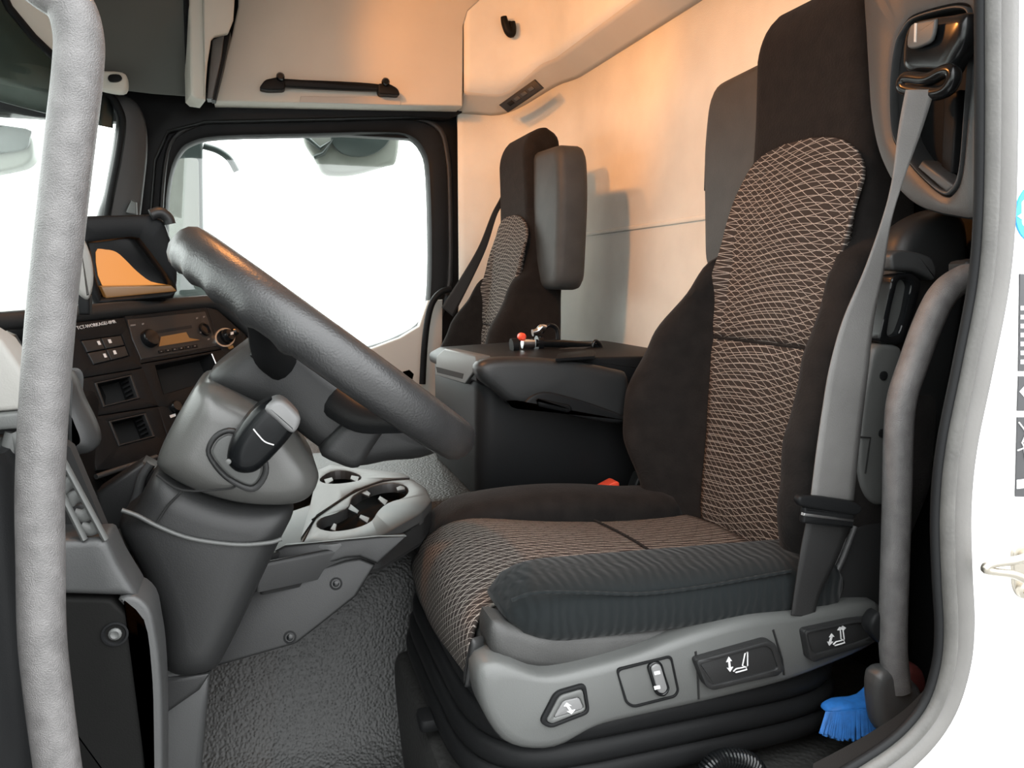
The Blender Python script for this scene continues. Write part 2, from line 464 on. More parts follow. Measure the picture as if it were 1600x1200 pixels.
# dark inner side of the pillar
bm = bmesh.new()
kz = lambda p: .22+.78*sstep((p.z-.42)/.2)
rows = [offs(seal_path, -sgn*.002, .006), [p+V(.045, .05, 0)*kz(p) for p in seal_path], [p+V(.16, .13, 0)*kz(p) for p in seal_path], [p+V(.27, .24, .0)*kz(p) for p in seal_path]]
add_rings(bm, rows, closed=False, cap0=False, cap1=False)
struct(build('trim_pillar_inner', bm, 'dark_plastic', None, 60), 'black plastic lining inside the door pillar', 'trim')
struct(box('wall_door_header', (.1, .60, 1.66), (2.0, .06, .28), 'dark_plastic'), 'dark header above the driver door opening', 'wall')
struct(box('wall_front_pillar', (-.62, .60, .8), (.34, .06, 1.6), 'dark_plastic'), 'front pillar ahead of the driver door opening', 'wall')

struct(box('trim_rear_lower', (.955, .96, .52), (.02, .72, 1.0), 'black_plastic'), 'black lower lining behind the driver seat', 'trim')
d2 = thing('door_2', (-.52, .50, -.1), 'open driver door swung out beside the cab', 'door'); d2['kind'] = 'structure'
box('door_inner_panel', (-.60, -.02, .36), (.07, 1.0, .96), 'dark_plastic', d2, r=.02)
box('door_outer_skin', (-.645, -.02, .36), (.02, 1.0, .96), 'white_paint', d2, r=.006)
dfo = [V(-.57, .48, .84), V(-.57, -.52, .84), V(-.57, -.48, 1.40), V(-.57, -.40, 1.52), V(-.57, .34, 1.52), V(-.57, .42, 1.46)]
dfi = [V(-.57, .40, .88), V(-.57, -.45, .88), V(-.57, -.42, 1.38), V(-.57, -.36, 1.45), V(-.57, .30, 1.45), V(-.57, .36, 1.40)]
frame('window_frame', rounded(dfo, .03), rounded(dfi, .03), (1, 0, 0), .06, 'dark_plastic', d2, r=.008)
slab('window_pane', [p+V(-.03, 0, 0) for p in rounded(dfi, .03)], (1, 0, 0), .004, 'window_glass', d2, r=0)
# B-pillar trim with belt recess (faces forward)
PX = .80
bp = thing('trim_belt_pillar', (PX, .9, .9), 'dark plastic pillar trim with a framed recess for the seat belt', 'trim'); bp['kind'] = 'structure'
out_px = [(1340, -120), (1560, -120), (1560, 330), (1520, 345), (1462, 335), (1425, 322), (1392, 290), (1368, 240), (1356, 180), (1350, 60)]
in_px = [(1408, 45), (1425, 26), (1470, 12), (1500, 8), (1514, 18), (1516, 60), (1508, 180), (1500, 270), (1487, 300), (1470, 303), (1435, 272), (1404, 232), (1392, 200), (1390, 130), (1397, 70)]
inner = crom(WL(in_px, X=PX), 4, True)
frame('trim_plate', rounded(WL(out_px, X=PX), .03), inner, (-1, 0, 0), .05, 'grey_plastic', bp, r=.010)
lip_in = [p+(sum(inner, Vector())/len(inner)-p)*.05 for p in inner]
frame('recess_rim', [p+V(-.001, 0, 0) for p in inner], [p+(sum(inner, Vector())/len(inner)-p)*.045+V(-.001, 0, 0) for p in inner], (-1, 0, 0), .012, 'grey_plastic', bp, r=.003)
slab('recess_back', [p+V(.048, 0, 0) for p in inner], (-1, 0, 0), .006, 'black_plastic', bp, r=0)
slab('recess_ramp', WL([(1432, 262), (1440, 250), (1490, 290), (1478, 302)], X=PX-.002), (-1, 0, 0), .03, 'grey_plastic', bp, r=.004)
slab('recess_post', WL([(1473, 150), (1497, 140), (1488, 270), (1468, 285)], X=PX+.02), (-1, 0, 0), .02, 'black_plastic', bp, r=.004)

# passenger side wall: fabric panel right of the door, black door frame, glass
struct(box('wall_passenger', (.82, SIDE_Y+.03, .9), (.36, .05, 1.85), 'wall_fabric'), 'beige fabric side wall behind the passenger door', 'wall')
struct(box('wall_passenger_upper', (.12, SIDE_Y+.05, 1.57), (1.80, .05, .50), 'black_plastic'), 'dark side wall above the passenger window', 'wall')
d1 = thing('door_1', (.2, SIDE_Y, .6), 'passenger door with black window frame and pale lower panel', 'door'); d1['kind'] = 'structure'
g_px = [(261, 335), (267, 275), (280, 240), (300, 223), (345, 214), (470, 211), (600, 208), (640, 213), (662, 235), (670, 275), (673, 400), (669, 478), (655, 508), (625, 526), (585, 541), (500, 562), (400, 566), (300, 545), (265, 450)]
f_px = [(205, 335), (205, 190), (240, 165), (330, 158), (700, 158), (716, 180), (719, 230), (720, 300), (722, 440), (708, 640), (300, 640), (205, 520)]
gl = crom(WL(g_px, Y=SIDE_Y), 3, True)
frame('window_frame', WL(f_px, Y=SIDE_Y), gl, YN, .06, 'black_plastic', d1, r=.018)
m_px = [(248, 335), (255, 250), (268, 212), (300, 193), (345, 186), (600, 181), (660, 183), (692, 200), (703, 240), (707, 300), (707, 440), (690, 500), (668, 540), (585, 575), (400, 600), (290, 570), (250, 450)]
i_px = [(x+(470-x)*.03, y+(380-y)*.03) for x, y in m_px]
frame('window_bead', crom(WL(m_px, Y=SIDE_Y-.014), 3, True), crom(WL(i_px, Y=SIDE_Y-.014), 3, True), YN, .02, 'dark_plastic', d1, r=.006)
slab('window_pane', crom(WL(g_px, Y=SIDE_Y+.04), 3, True), YN, .004, 'window_glass', d1, r=0)
slab('lower_panel', WL([(669, 470), (692, 468), (690, 700), (380, 700), (400, 585), (500, 566), (585, 543), (625, 528), (655, 510)], Y=SIDE_Y-.02), YN, .04, 'light_trim', d1, r=.006)
tube('pull_handle', crom(WL([(705, 452), (690, 456), (676, 472), (668, 500), (663, 545), (660, 600)], Y=SIDE_Y-.06), 6), .011, 'black_plastic', d1, 12)
slab('lock_knob', WL([(628, 580), (640, 576), (648, 584), (646, 594), (630, 592)], Y=SIDE_Y-.02), YN, .012, 'black_plastic', d1, r=.003)

# front passenger pillar, header over the window
struct(slab('trim_header', WL([(150, 130), (300, 135), (340, 152), (735, 160), (722, 176), (700, 186), (640, 183), (320, 190), (262, 205), (242, 250), (235, 335), (205, 340), (215, 230)], Y=SIDE_Y-.05), YN, .05, 'black_plastic', r=.006), 'black plastic trim over the passenger window', 'trim')
struct(slab('trim_front_pillar', crom(WL([(150, 345), (165, 300), (182, 210), (186, 175), (175, 152), (190, 146), (215, 156), (232, 185), (236, 230), (228, 300), (222, 345), (215, 400), (150, 420)], Y=SIDE_Y-.10), 3, True), (.35, -.94, 0), .05, 'grey_plastic', r=.012), 'grey plastic lining of the far windscreen pillar', 'trim')
slot = slab('pillar_cap', WL([(196, 332), (205, 312), (213, 316), (214, 336)], Y=SIDE_Y-.13), YN, .02, 'mid_plastic', r=.004); slot.parent = bpy.data.objects['trim_front_pillar']
tube('windscreen_gasket', crom(WL([(150, 137), (172, 148), (188, 175), (191, 200), (184, 250), (172, 310), (165, 350)], Y=SIDE_Y-.13), 6), .010, 'black_plastic', bpy.data.objects['trim_front_pillar'], 10)

# windscreen (wraps round at the corners), with a dark band along its top
def ws(y, z, o=0): return V(-.66+.27*abs((y-1.6)/.95)**2.2+.10*(z-.78)-o, y, z)
w1 = thing('window_1', (-.66, 1.6, .74), 'wide curved windscreen with a dark band along the top', 'window'); w1['kind'] = 'structure'
sheet('pane', lambda u, v: ws(lerp(.66, 2.52, u), lerp(.74, 1.62, v)), 30, 10, .005, 'window_glass', w1)
sheet('dark_band', lambda u, v: ws(lerp(.66, 2.52, u), lerp(lerp(1.19, 1.285, u), 1.62, v), .012), 30, 6, .004, 'dark_band', w1)
sheet('header_rail', lambda u, v: ws(lerp(.66, 2.52, u), lerp(1.58, 1.80, v), -.02), 30, 6, .03, 'cream_trim', w1)
struct(box('wall_front', (-.68, 1.57, .35), (.06, 2.1, .8), 'black_plastic'), 'dark bulkhead under the windscreen', 'wall')

# rounded corner between side wall and rear wall, with the ledge that runs round it
CX, CY, CR = .74, 2.29, .25
def wall_path(u, inset=0.0):
    """plan path: side wall -> corner arc -> rear wall"""
    L1, L2, L3 = .088, CR*math.pi/2, CY-.7
    s = u*(L1+L2+L3)
    if s < L1: return V(CX-L1+s, SIDE_Y-.04-inset, 0)
    s -= L1
    if s < L2:
        a = math.pi/2-s/CR
        return V(CX+(CR-inset)*math.cos(a), CY+(CR-inset)*math.sin(a), 0)
    return V(CX+CR-inset, CY-(s-L2), 0)
def dip(u): return -.086*(1-sstep((u-.055)/.13))
def corner_sheet(name, z0, z1, i0, i1, m, par=None, u0=0, u1=1.0, nu=90, thick=.006, d0=0, d1=0):
    return sheet(name, lambda u, v: wall_path(lerp(u0, u1, u), lerp(i0, i1, v))+V(0, 0, lerp(z0+d0*dip(lerp(u0, u1, u)), z1+d1*dip(lerp(u0, u1, u)), v)), nu, 6, thick, m, par)
LEDGE0, LEDGE1 = 1.483, 1.532
struct(corner_sheet('wall_corner', .0, LEDGE0, 0, 0, 'wall_fabric', d1=1), 'beige fabric lining of the rounded rear corner and rear wall', 'wall')
struct(corner_sheet('trim_ledge', LEDGE0, LEDGE1, .0, .085, 'cream_trim', d0=1, d1=1), 'narrow sloping ledge running round the rear corner and wall', 'trim')
struct(corner_sheet('wall_upper_lining', LEDGE1, CEIL_Z, .085, .092, 'wall_fabric', d0=1), 'beige upper lining bulging out above the ledge', 'wall')
sm = struct(sheet('trim_wall_seam', lambda u, v: V(WALL_X-.0125-.001*math.sin(v*3.14), lerp(2.28, 1.0, u), .99+.012*v), 20, 4, .003, 'wall_fabric'), 'stitched horizontal seam across the beige rear wall', 'trim')

# overhead map lamp unit over the steering wheel, aimed at the seats (the warm light)
LAMP = V(-.06, 1.30, 1.60); LDIR = V(.86, -.02, -.45).normalized()
cl = thing('map_lamp', tuple(LAMP), 'warm map lamp on the overhead unit aimed at the seats', 'lamp')
box('lamp_unit', (-.22, 1.30, 1.69), (.26, .34, .18), 'cream_trim', cl, r=.02)
lathe('lamp_bezel', LAMP-LDIR*.03, LDIR, [(.075, -.02), (.075, .02), (.066, .026), (.06, .02)], 'cream_trim', cl)
lathe('lens', LAMP-LDIR*.03, LDIR, [(.058, .012), (.058, .02), (.04, .025), (.01, .026)], 'lamp_lens', cl)
def lamp_light(kind, loc, d, energy, size):
    ld = bpy.data.lights.new('lamp_light', kind); ld.energy = energy; ld.color = (1.0, .37, .09)
    if kind == 'AREA': ld.shape = 'DISK'; ld.size = size
    else: ld.shadow_soft_size = size; ld.spot_size = math.radians(74); ld.spot_blend = .55
    lo = bpy.data.objects.new('lamp_light', ld); COL.objects.link(lo); lo.location = loc
    lo.rotation_euler = d.to_track_quat('-Z', 'Y').to_euler()
lamp_light('AREA', LAMP+LDIR*.004, LDIR, CEIL_LAMP_W, .09)
LAMP2 = V(-.06, 1.74, 1.60); LDIR2 = (V(.97, 2.33, 1.52)-LAMP2).normalized()
c2 = thing('reading_lamp', tuple(LAMP2), 'second warm lamp on the overhead unit aimed at the rear corner', 'lamp')
box('lamp_unit', (-.22, 1.74, 1.69), (.26, .34, .18), 'cream_trim', c2, r=.02)
lathe('lamp_bezel', LAMP2-LDIR2*.03, LDIR2, [(.055, -.02), (.055, .02), (.05, .024), (.044, .02)], 'cream_trim', c2)
lathe('lens', LAMP2-LDIR2*.03, LDIR2, [(.042, .012), (.042, .018), (.03, .022), (.01, .023)], 'lamp_lens', c2)
lamp_light('SPOT', LAMP2+LDIR2*.02, LDIR2, SPOT_W, .03)

# outside: ground, mirrors, exterior sun visor
struct(box('ground_outside', (0, 10, -1.35), (60, 60, .1), 'concrete'), 'pale ground outside the truck', 'ground')
mr = thing('ramp_mirror', tuple(W(550, 240, Y=3.0)), 'pale exterior ramp mirror hanging above the passenger window', 'mirror')
slab('mirror_housing', crom(WL([(474, 214), (500, 204), (560, 200), (620, 200), (620, 250), (606, 258), (560, 271), (530, 274), (506, 270), (494, 250)], Y=3.0), 3, True), YN, .06, 'mirror_shell', mr, r=.015)
slab('mirror_glass', crom(WL([(520, 205), (560, 200), (612, 200), (605, 225), (585, 240), (560, 245), (535, 240), (520, 225)], Y=2.985), 3, True), YN, .012, 'mirror_dark', mr, r=.004)
tube('mirror_bracket', WL([(478, 214), (500, 232), (520, 218), (505, 240), (490, 246)], Y=2.99), .008, 'mirror_dark', mr, 8)
tube('mirror_arm', [W(560, 205, Y=3.02), W(556, 150, Y=2.9), W(552, 120, Y=2.655)], .014, 'mirror_dark', mr, 10)
mm = thing('wing_mirror', tuple(W(290, 340, Y=2.95)), 'tall grey exterior wing mirror at the front of passenger window', 'mirror')
slab('mirror_housing', rounded(WL([(230, 205), (316, 205), (317, 300), (319, 430), (330, 440), (352, 470), (345, 500), (230, 500)], Y=2.95), .02), YN, .06, 'mirror_dark', mr if False else mm, r=.01)
slab('mirror_glass', rounded(WL([(250, 250), (310, 246), (312, 425), (250, 430)], Y=2.945), .02), YN, .006, 'mirror_shell', mm, r=.002)
tube('mirror_mount', [W(270, 480, Y=2.98), W(250, 560, Y=2.65)], .016, 'mirror_dark', mm, 10)
tube('mirror_arm', crom(WL([(318, 228), (340, 235), (358, 248), (370, 268)], Y=2.97), 5), .012, 'mirror_dark', mm, 10)
ev = thing('front_mirror', tuple(W(20, 240, Y=2.75)), 'pale round-cornered front mirror hanging outside the windscreen', 'mirror')
slab('mirror_housing', crom(WL([(-60, 205), (20, 203), (46, 210), (51, 235), (46, 252), (20, 264), (-60, 270)], Y=2.75), 3, True), YN, .08, 'mirror_shell', ev, r=.01)
slab('mirror_glass', crom(WL([(-60, 195), (40, 200), (46, 215), (40, 232), (10, 238), (-60, 240)], Y=2.73), 3, True), YN, .012, 'mirror_dark', ev, r=.004)
# overhead: grey panel over the front, cream locker end, side cabinet with handle
pl = (W(298, 152, Y=2.445), V(.25, -.80, -.55).normalized())
oh = thing('overhead_console', tuple(pl[0]), 'dark grey padded overhead panel above the windscreen pillar', 'panel')
slab('panel_face', WL([(70, -60), (292, -60), (294, 60), (298, 152), (240, 148), (197, 143), (180, 140), (120, 130)], pl=pl), pl[1], .05, 'head_grey', oh, r=.006)
pl2 = (pl[0]+pl[1]*.01, pl[1])
slab('panel_edge', WL([(286, -60), (294, -60), (300, 152), (292, 152)], pl=pl2), pl[1], .012, 'black_plastic', oh, r=.003)
sv = thing('visor_hinge', tuple(W(180, 125, Y=2.3)), 'small cream hinge clip at the lower corner of grey overhead panel', 'clip')
slab('clip_body', crom(WL([(140, 132), (150, 112), (190, 112), (198, 125), (195, 142), (175, 143)], Y=2.33), 3, True), YN, .04, 'cream_trim', sv, r=.008)
slab('clip_slot', crom(WL([(168, 122), (172, 116), (186, 116), (190, 122), (184, 127), (172, 127)], Y=2.315), 3, True), YN, .012, 'black_plastic', sv, r=.003)
wr = thing('windscreen_header', tuple(W(50, 40, Y=1.9)), 'slanted cream header strip at the top of the windscreen', 'trim'); wr['kind'] = 'structure'
plh = (W(50, 50, Y=2.05), V(.5, -.8, -.3).normalized())
slab('strip', WL([(8, -30), (120, -30), (120, 110), (92, 96), (52, 58), (14, 12)], pl=plh), plh[1], .03, 'cream_trim', wr, r=.004)
tube('strip_gasket', WL([(4, -10), (14, 12), (52, 58), (92, 96), (125, 125)], pl=plh), .009, 'black_plastic', wr, 10)

lk = thing('overhead_locker', tuple(W(320, 150, Y=2.3)), 'cream overhead locker end beside the dark grey panel', 'locker')
slab('locker_side', WL([(293, -60), (318, -60), (324, 60), (322, 156), (305, 154), (298, 148), (296, 60)], Y=2.30), (.2, -.98, 0), .12, 'cream_trim', lk, r=.008)
slab('locker_front', WL([(316, -60), (372, -60), (366, 30), (358, 50), (336, 56), (330, 62), (324, 100), (320, 150)], Y=2.295), (.2, -.98, 0), .03, 'cream_trim', lk, r=.006)
slab('locker_groove', WL([(332, 62), (350, 54), (346, 90), (332, 154), (323, 154), (328, 100)], Y=2.32), YN, .05, 'mid_plastic', lk, r=.003)
slab('locker_gap', WL([(350, 52), (360, 50), (350, 100), (336, 156), (330, 156), (340, 110)], Y=2.33), YN, .05, 'black_plastic', lk, r=.002)

sc = thing('side_cabinet', tuple(W(540, 162, Y=2.445)), 'beige overhead side cabinet above the passenger window', 'cabinet')
slab('cabinet_face', WL([(334, 158), (348, 100), (362, 56), (372, 10), (374, -90), (772, -90), (750, 0), (731, 17), (724, 40), (723, 166), (560, 163)], Y=2.445), YN, .13, 'cream_trim', sc, r=.006)
slab('cabinet_lip', WL([(470, 150), (626, 152), (626, 164), (468, 160)], Y=2.44), YN, .01, 'light_trim', sc, r=.002)
hd = thing('cabinet_handle', tuple(W(515, 135, Y=2.40)), 'dark grab rail with two pivots on the side cabinet', 'handle')
slab('rail', crom(WL([(424, 122), (470, 124), (560, 128), (604, 133), (604, 141), (560, 141), (470, 137), (436, 134)], Y=2.41), 3, True), YN, .02, 'black_plastic', hd, r=.005)
for pts in ([(404, 138), (414, 124), (438, 119), (446, 128), (446, 140), (420, 141)], [(590, 130), (608, 130), (622, 138), (626, 149), (592, 147)]):
    slab('rail_end', rounded(WL(pts, Y=2.403), .01), YN, .04, 'black_plastic', hd, r=.004)
for px, py in ((438, 121), (602, 129)):
    lathe('pivot', tuple(W(px, py, Y=2.405)), YN, [(.012, 0), (.012, .012), (.008, .018), (.004, .018)], 'gloss_black', hd, 12)

hk = thing('coat_hook', tuple(W(793, 38, Y=2.40)), 'small black coat hook on the beige upper lining', 'hook')
tube('hook_arm', crom(WL([(787, 26), (789, 36), (794, 48), (799, 52), (801, 44), (800, 34)], Y=2.415), 5), [.010+.004*math.sin(k/25*3.14) for k in range(26)], 'black_plastic', hk, 10)
lathe('hook_base', tuple(W(795, 42, Y=2.435)), YN, [(.016, 0), (.016, .01), (.012, .014)], 'black_plastic', hk, 14)

# switch panel on the ledge
pls = (W(815, 150, Y=2.37), V(-.62, -.72, -.25).normalized())
sp = thing('wall_switch_panel', tuple(pls[0]), 'narrow black panel of small switches on the ledge by the corner', 'switch panel')
q = WL([(779, 164), (835, 124), (849, 138), (793, 176)], pl=pls)
slab('panel_plate', q, pls[1], .012, 'dark_plastic', sp, r=.003)
for k in range(4):
    t0, t1 = .16+k*.19, .16+k*.19+.13
    A = lambda s, t: lerp(lerp(q[0], q[1], t), lerp(q[3], q[2], t), s)+pls[1]*.003
    slab('switch', [A(.30, t0), A(.30, t1), A(.66, t1), A(.66, t0)], pls[1], .008, 'grey_plastic' if k else 'black_plastic', sp, r=.0015)

# ================================================================== DRIVER SEAT
SX, SY = .5, 1.05
XF = [(.38, .755), (.45, .764), (.60, .776), (.75, .790), (.90, .812), (1.03, .828), (1.12, .826), (1.22, .822), (1.30, .832)]
BO = [(.38, .06), (.46, .09), (.56, .128), (.64, .130), (.74, .102), (.84, .055), (.93, .022), (1.0, .006), (1.05, 0), (1.4, 0)]
HW = [(.38, .20), (.46, .235), (.58, .262), (.66, .258), (.76, .235), (.86, .196), (.95, .158), (1.02, .143), (1.10, .136), (1.22, .132), (1.27, .126), (1.30, .11)]
def front_x(y, z):
    a = abs(y); hw = interp(HW, z); return interp(XF, z)-interp(BO, z)*sstep((a-.140)/max(hw-.035-.140, .02))
def build_backrest(par):
    rings = []
    zs = [.38+.0115*k for k in range(81)]
    for z in zs:
        hw = interp(HW, z); e = .030
        top = max(0, (z-1.235)/.065); topsh = .038*(1-math.sqrt(max(0, 1-min(top, 1)**2)))
        ys = [(-1+2*k/40)*(hw-e) for k in range(41)]
        fr = [V(front_x(y, z)+topsh, y, z) for y in ys]
        xb = interp(XF, z)+.105-topsh; xe = fr[-1].x; e2 = min(e, (xb-xe)*.45)
        ring = list(fr)
        for s in range(1, 6): a = s/6*math.pi/2; ring.append(V(xe+e2*(1-math.cos(a)), hw-e+e*math.sin(a), z))
        for s in range(0, 5): t = s/4; ring.append(V(lerp(xe+e2, xb-e2, t), hw, z))
        for s in range(1, 6): a = s/6*math.pi/2; ring.append(V(xb-e2+e2*math.sin(a), hw-e+e*math.cos(a), z))
        for k in range(1, 10): ring.append(V(xb, lerp(hw-e, -hw+e, k/10), z))
        for s in range(0, 6): a = s/6*math.pi/2; ring.append(V(xb-e2+e2*math.cos(a), -hw+e-e*math.sin(a), z))
        for s in range(0, 5): t = s/4; ring.append(V(lerp(xb-e2, xe+e2, t), -hw, z))
        for s in range(1, 6): a = s/6*math.pi/2; ring.append(V(xe+e2*(1-math.sin(a)), -hw+e-e*math.cos(a), z))
        rings.append([p+V(0, SY, 0) for p in ring])
    bm = bmesh.new(); add_rings(bm, rings)
    return build('backrest', bm, 'velour', par, 55)
def ins_hw(z):
    b = interp([(.40, .135), (.55, .142), (.75, .150), (.97, .152)], z)
    return b if z < .985 else b*math.sqrt(max(0, 1-((z-.985)/.085)**2))**.75
def insert_sheet(name, z0, z1, par, pushin=0):
    def f(u, v):
        z = lerp(z0, z1, v); y = (2*u-1)*ins_hw(min(z, 1.0695)); e = min(1, 10*min(v, 1-v)+.0)
        dz = .0075-.0045*(1-min(1, min(v, 1-v)*14)) if z < .99 else .0065
        return V(front_x(y, z)-dz, SY+y, z)
    return sheet(name, f, 28, 60, .006, 'net_fabric', par, lambda u, v: ((2*u-1)*ins_hw(min(lerp(z0, z1, v), 1.0695)), lerp(z0, z1, v)))
def make_seat():
    root = empty('driver_chair', (SX, SY, .2))
    build_backrest(root)
    a = insert_sheet('backrest_insert', .42, .748, root); b = insert_sheet('backrest_insert', .752, 1.0695, root)
    # stitched piping between the two inserts
    tube('piping', [V(front_x(y, .75)-.002, SY+y, .75) for y in [lerp(-.148, .148, k/20) for k in range(21)]], .0028, 'velour', root, 8)
    # shoulder box behind the headrest
    sb = slab('shoulder_box', rounded([V(.845, SY+.06, 1.235), V(.845, SY+.305, 1.225), V(.845, SY+.32, 1.10), V(.845, SY+.30, .86), V(.845, SY+.06, .86)], .035), (-1, 0, 0), .085, 'vinyl', root, r=.022)
    slab('box_clip', [V(.86, SY+.318, 1.09), V(.86, SY+.328, 1.08), V(.86, SY+.328, 1.03), V(.86, SY+.316, 1.03)], (-1, 0, 0), .03, 'black_plastic', sb, r=.003)
    # cushion: base, insert, two bolsters
    prof = crom([V(.735, 0, .425), V(.60, 0, .430), V(.45, 0, .443), V(.34, 0, .455), V(.285, 0, .450), V(.248, 0, .428), V(.235, 0, .395), V(.236, 0, .360), V(.245, 0, .335)], 6)
    def chw(t): return interp([(0, .150), (.55, .155), (.72, .175), (.85, .215), (1, .222)], t)
    def cf(u, v, lift=.0):
        k = v*(len(prof)-1); i = min(int(k), len(prof)-2); p = lerp(prof[i], prof[i+1], k-i); y = (2*u-1)*chw(v)
        crown = .012*(1-(2*u-1)**2)+.004*math.sin(v*11)*math.cos(u*4)
        tg = (prof[min(i+1, len(prof)-1)]-prof[i]).normalized(); nn = V(tg.z, 0, -tg.x)
        if nn.z < -.2: nn = -nn
        if nn.x > .3: nn = -nn
        return p+nn*(crown+lift)+V(0, SY+y+.03*v*v*0, 0)
    sheet('cushion_insert', cf, 30, 48, .006, 'net_fabric', root, lambda u, v: (v*.62+.9, (2*u-1)*chw(v)+.4))
    body = rounded([V(.248, 0, .335), V(.245, 0, .41), V(.27, 0, .437), V(.34, 0, .446), V(.6, 0, .424), V(.735, 0, .418), V(.735, 0, .335)], .01)
    slab('cushion_base', [p+V(0, SY-.235, 0) for p in body], (0, -1, 0), .47, 'vinyl', root, r=.015)
    tube('cushion_seam', [cf(k/20, .17, .003) for k in range(21)], .002, 'velour', root, 6)
    for s in (-1, 1):
        rings = []; N = 26
        for k in range(N+1):
            t = k/N; x = lerp(.262, .735, t)
            endf = math.sqrt(max(0.0001, 1-(max(0, .16-t)/.16)**2)); rearf = math.sqrt(max(.02, 1-(max(0, t-.93)/.075)**2))
            sc_ = max(.12, endf)*rearf
            zc = (lerp(.462, .446, t) if s < 0 else .424+.006*math.sin(t*math.pi)+.012*math.sin(min(1, t*1.25)*math.pi)-.012*t)
            yc = SY+s*(lerp(.198, .205, t)); hy = .062*lerp(.6, 1, sc_); hz = (.041 if s < 0 else .049)*sc_
            ring = []
            for j in range(24):
                a = 2*math.pi*j/24; ca, sa = math.cos(a), math.sin(a)
                ex = .62; ring.append(V(x, yc+s*hy*math.copysign(abs(ca)**ex, ca), zc+hz*math.copysign(abs(sa)**ex, sa)))
            rings.append(ring)
        bm = bmesh.new(); add_rings(bm, rings); build('cushion_bolster', bm, 'pleated_velour' if s < 0 else 'velour', root, 60)
    return root
seat = make_seat()

# passenger copy (mirrored): same upholstery without the driver-side fittings
def copy_tree(o, parent=None, name=None):
    c = o.copy(); COL.objects.link(c); c.parent = parent
    for ch in [x for x in bpy.data.objects if x.parent == o and x != c]: copy_tree(ch, c)
    return c
ps = copy_tree(seat); ps.name = 'passenger_chair'; ps.location = (SX-.115, 2.15, .168); ps.scale = (1, -1, 1)
for ch in list(bpy.data.objects):
    if ch.parent and ch.parent.parent == ps and ch.name.startswith('box_clip'): bpy.data.objects.remove(ch)
tag(ps, 'smaller looking black passenger seat with patterned insert behind the storage box', 'seat', 'cab seats')
tag(seat, 'large black driver seat with wavy patterned inserts above a grey control panel', 'seat', 'cab seats')
slab('pedestal', [V(.27, 1.95, .40), V(.62, 1.95, .40), V(.62, 1.95, .0), V(.27, 1.95, .0)], YN, .4, 'black_plastic', None, r=.01).parent = None
pd = bpy.data.objects['pedestal']; pd.parent = ps; pd.matrix_parent_inverse = Matrix.Translation(ps.location).inverted() if True else Matrix()
pd.matrix_parent_inverse = (Matrix.Translation(ps.location) @ Matrix.Diagonal((1, -1, 1, 1))).inverted()

# ---- driver seat fittings
Yv = .775
vp = [(748, 1058), (760, 1040), (800, 1040), (850, 1058), (920, 1046), (1005, 1022), (1050, 1004), (1110, 984), (1180, 966), (1240, 960), (1375, 944), (1382, 985), (1372, 1010), (1250, 1062), (1165, 1086), (1090, 1104), (1000, 1124), (925, 1142), (900, 1160), (860, 1176), (800, 1170), (770, 1140), (752, 1100)]
pv = crom(WL(vp, Y=Yv), 3, True)
va = slab('side_valance', pv, YN, .06, 'mid_plastic', seat, r=.012)
va['label'] = 'grey plastic side panel with seat controls'
tube('valance_seam', WL([(1087, 1018), (1090, 1050), (1092, 1092)], Y=Yv-.0005), .0016, 'matt_hole', va, 6)
tube('valance_seam', WL([(1208, 984), (1222, 1030), (1225, 1054)], Y=Yv-.0005), .0016, 'matt_hole', va, 6)
# front release button
o1 = rounded(WL([(843, 1130), (868, 1082), (916, 1068), (923, 1115), (860, 1140)], Y=Yv-.004), .008)
i1 = rounded(WL([(853, 1127), (874, 1087), (911, 1076), (917, 1111), (862, 1132)], Y=Yv-.004), .006)
frame('button_rim', o1, i1, YN, .012, 'black_plastic', va, r=.002)
i2 = rounded(WL([(865, 1122), (880, 1096), (905, 1090), (912, 1107)], Y=Yv-.0045), .004)
frame('button_bezel', i1, i2, YN, .01, 'mid_plastic', va, r=.003)
bt = slab('release_button', i2, YN, .006, 'grey_button', va, r=.001)
ar = WL([(886, 1098), (893, 1103), (889, 1103), (894, 1110), (899, 1109), (893, 1116), (886, 1112), (890, 1111), (885, 1104), (881, 1104)], Y=Yv-.0055)
slab('arrow_mark', ar, YN, .001, 'white_print', bt, r=0)
# rocker switch plate
frame('switch_plate', rounded(WL([(963, 1046), (1050, 1024), (1062, 1080), (1056, 1090), (990, 1107), (978, 1100)], Y=Yv-.002), .006), rounded(WL([(966, 1049), (1048, 1028), (1059, 1080), (1054, 1087), (991, 1103), (981, 1097)], Y=Yv-.002), .006), YN, .004, 'black_plastic', va, r=.0005)
frame('rocker_bezel', rounded(WL([(1012, 1042), (1024, 1033), (1035, 1036), (1048, 1078), (1040, 1090), (1026, 1088)], Y=Yv-.004), .008), rounded(WL([(1017, 1043), (1026, 1037), (1033, 1040), (1044, 1077), (1038, 1085), (1029, 1083)], Y=Yv-.004), .006), YN, .008, 'gloss_black', va, r=.002)
rk = slab('rocker_switch', rounded(WL([(1017, 1043), (1026, 1037), (1033, 1040), (1044, 1077), (1038, 1085), (1029, 1083)], Y=Yv-.005), .006), YN, .006, 'grey_button', va, r=.002)
for y0 in (1050, 1073):
    slab('rocker_mark', WL([(1022, y0), (1031, y0-2), (1032, y0+3), (1023, y0+5)], Y=Yv-.0056), YN, .001, 'white_print', rk, r=0)
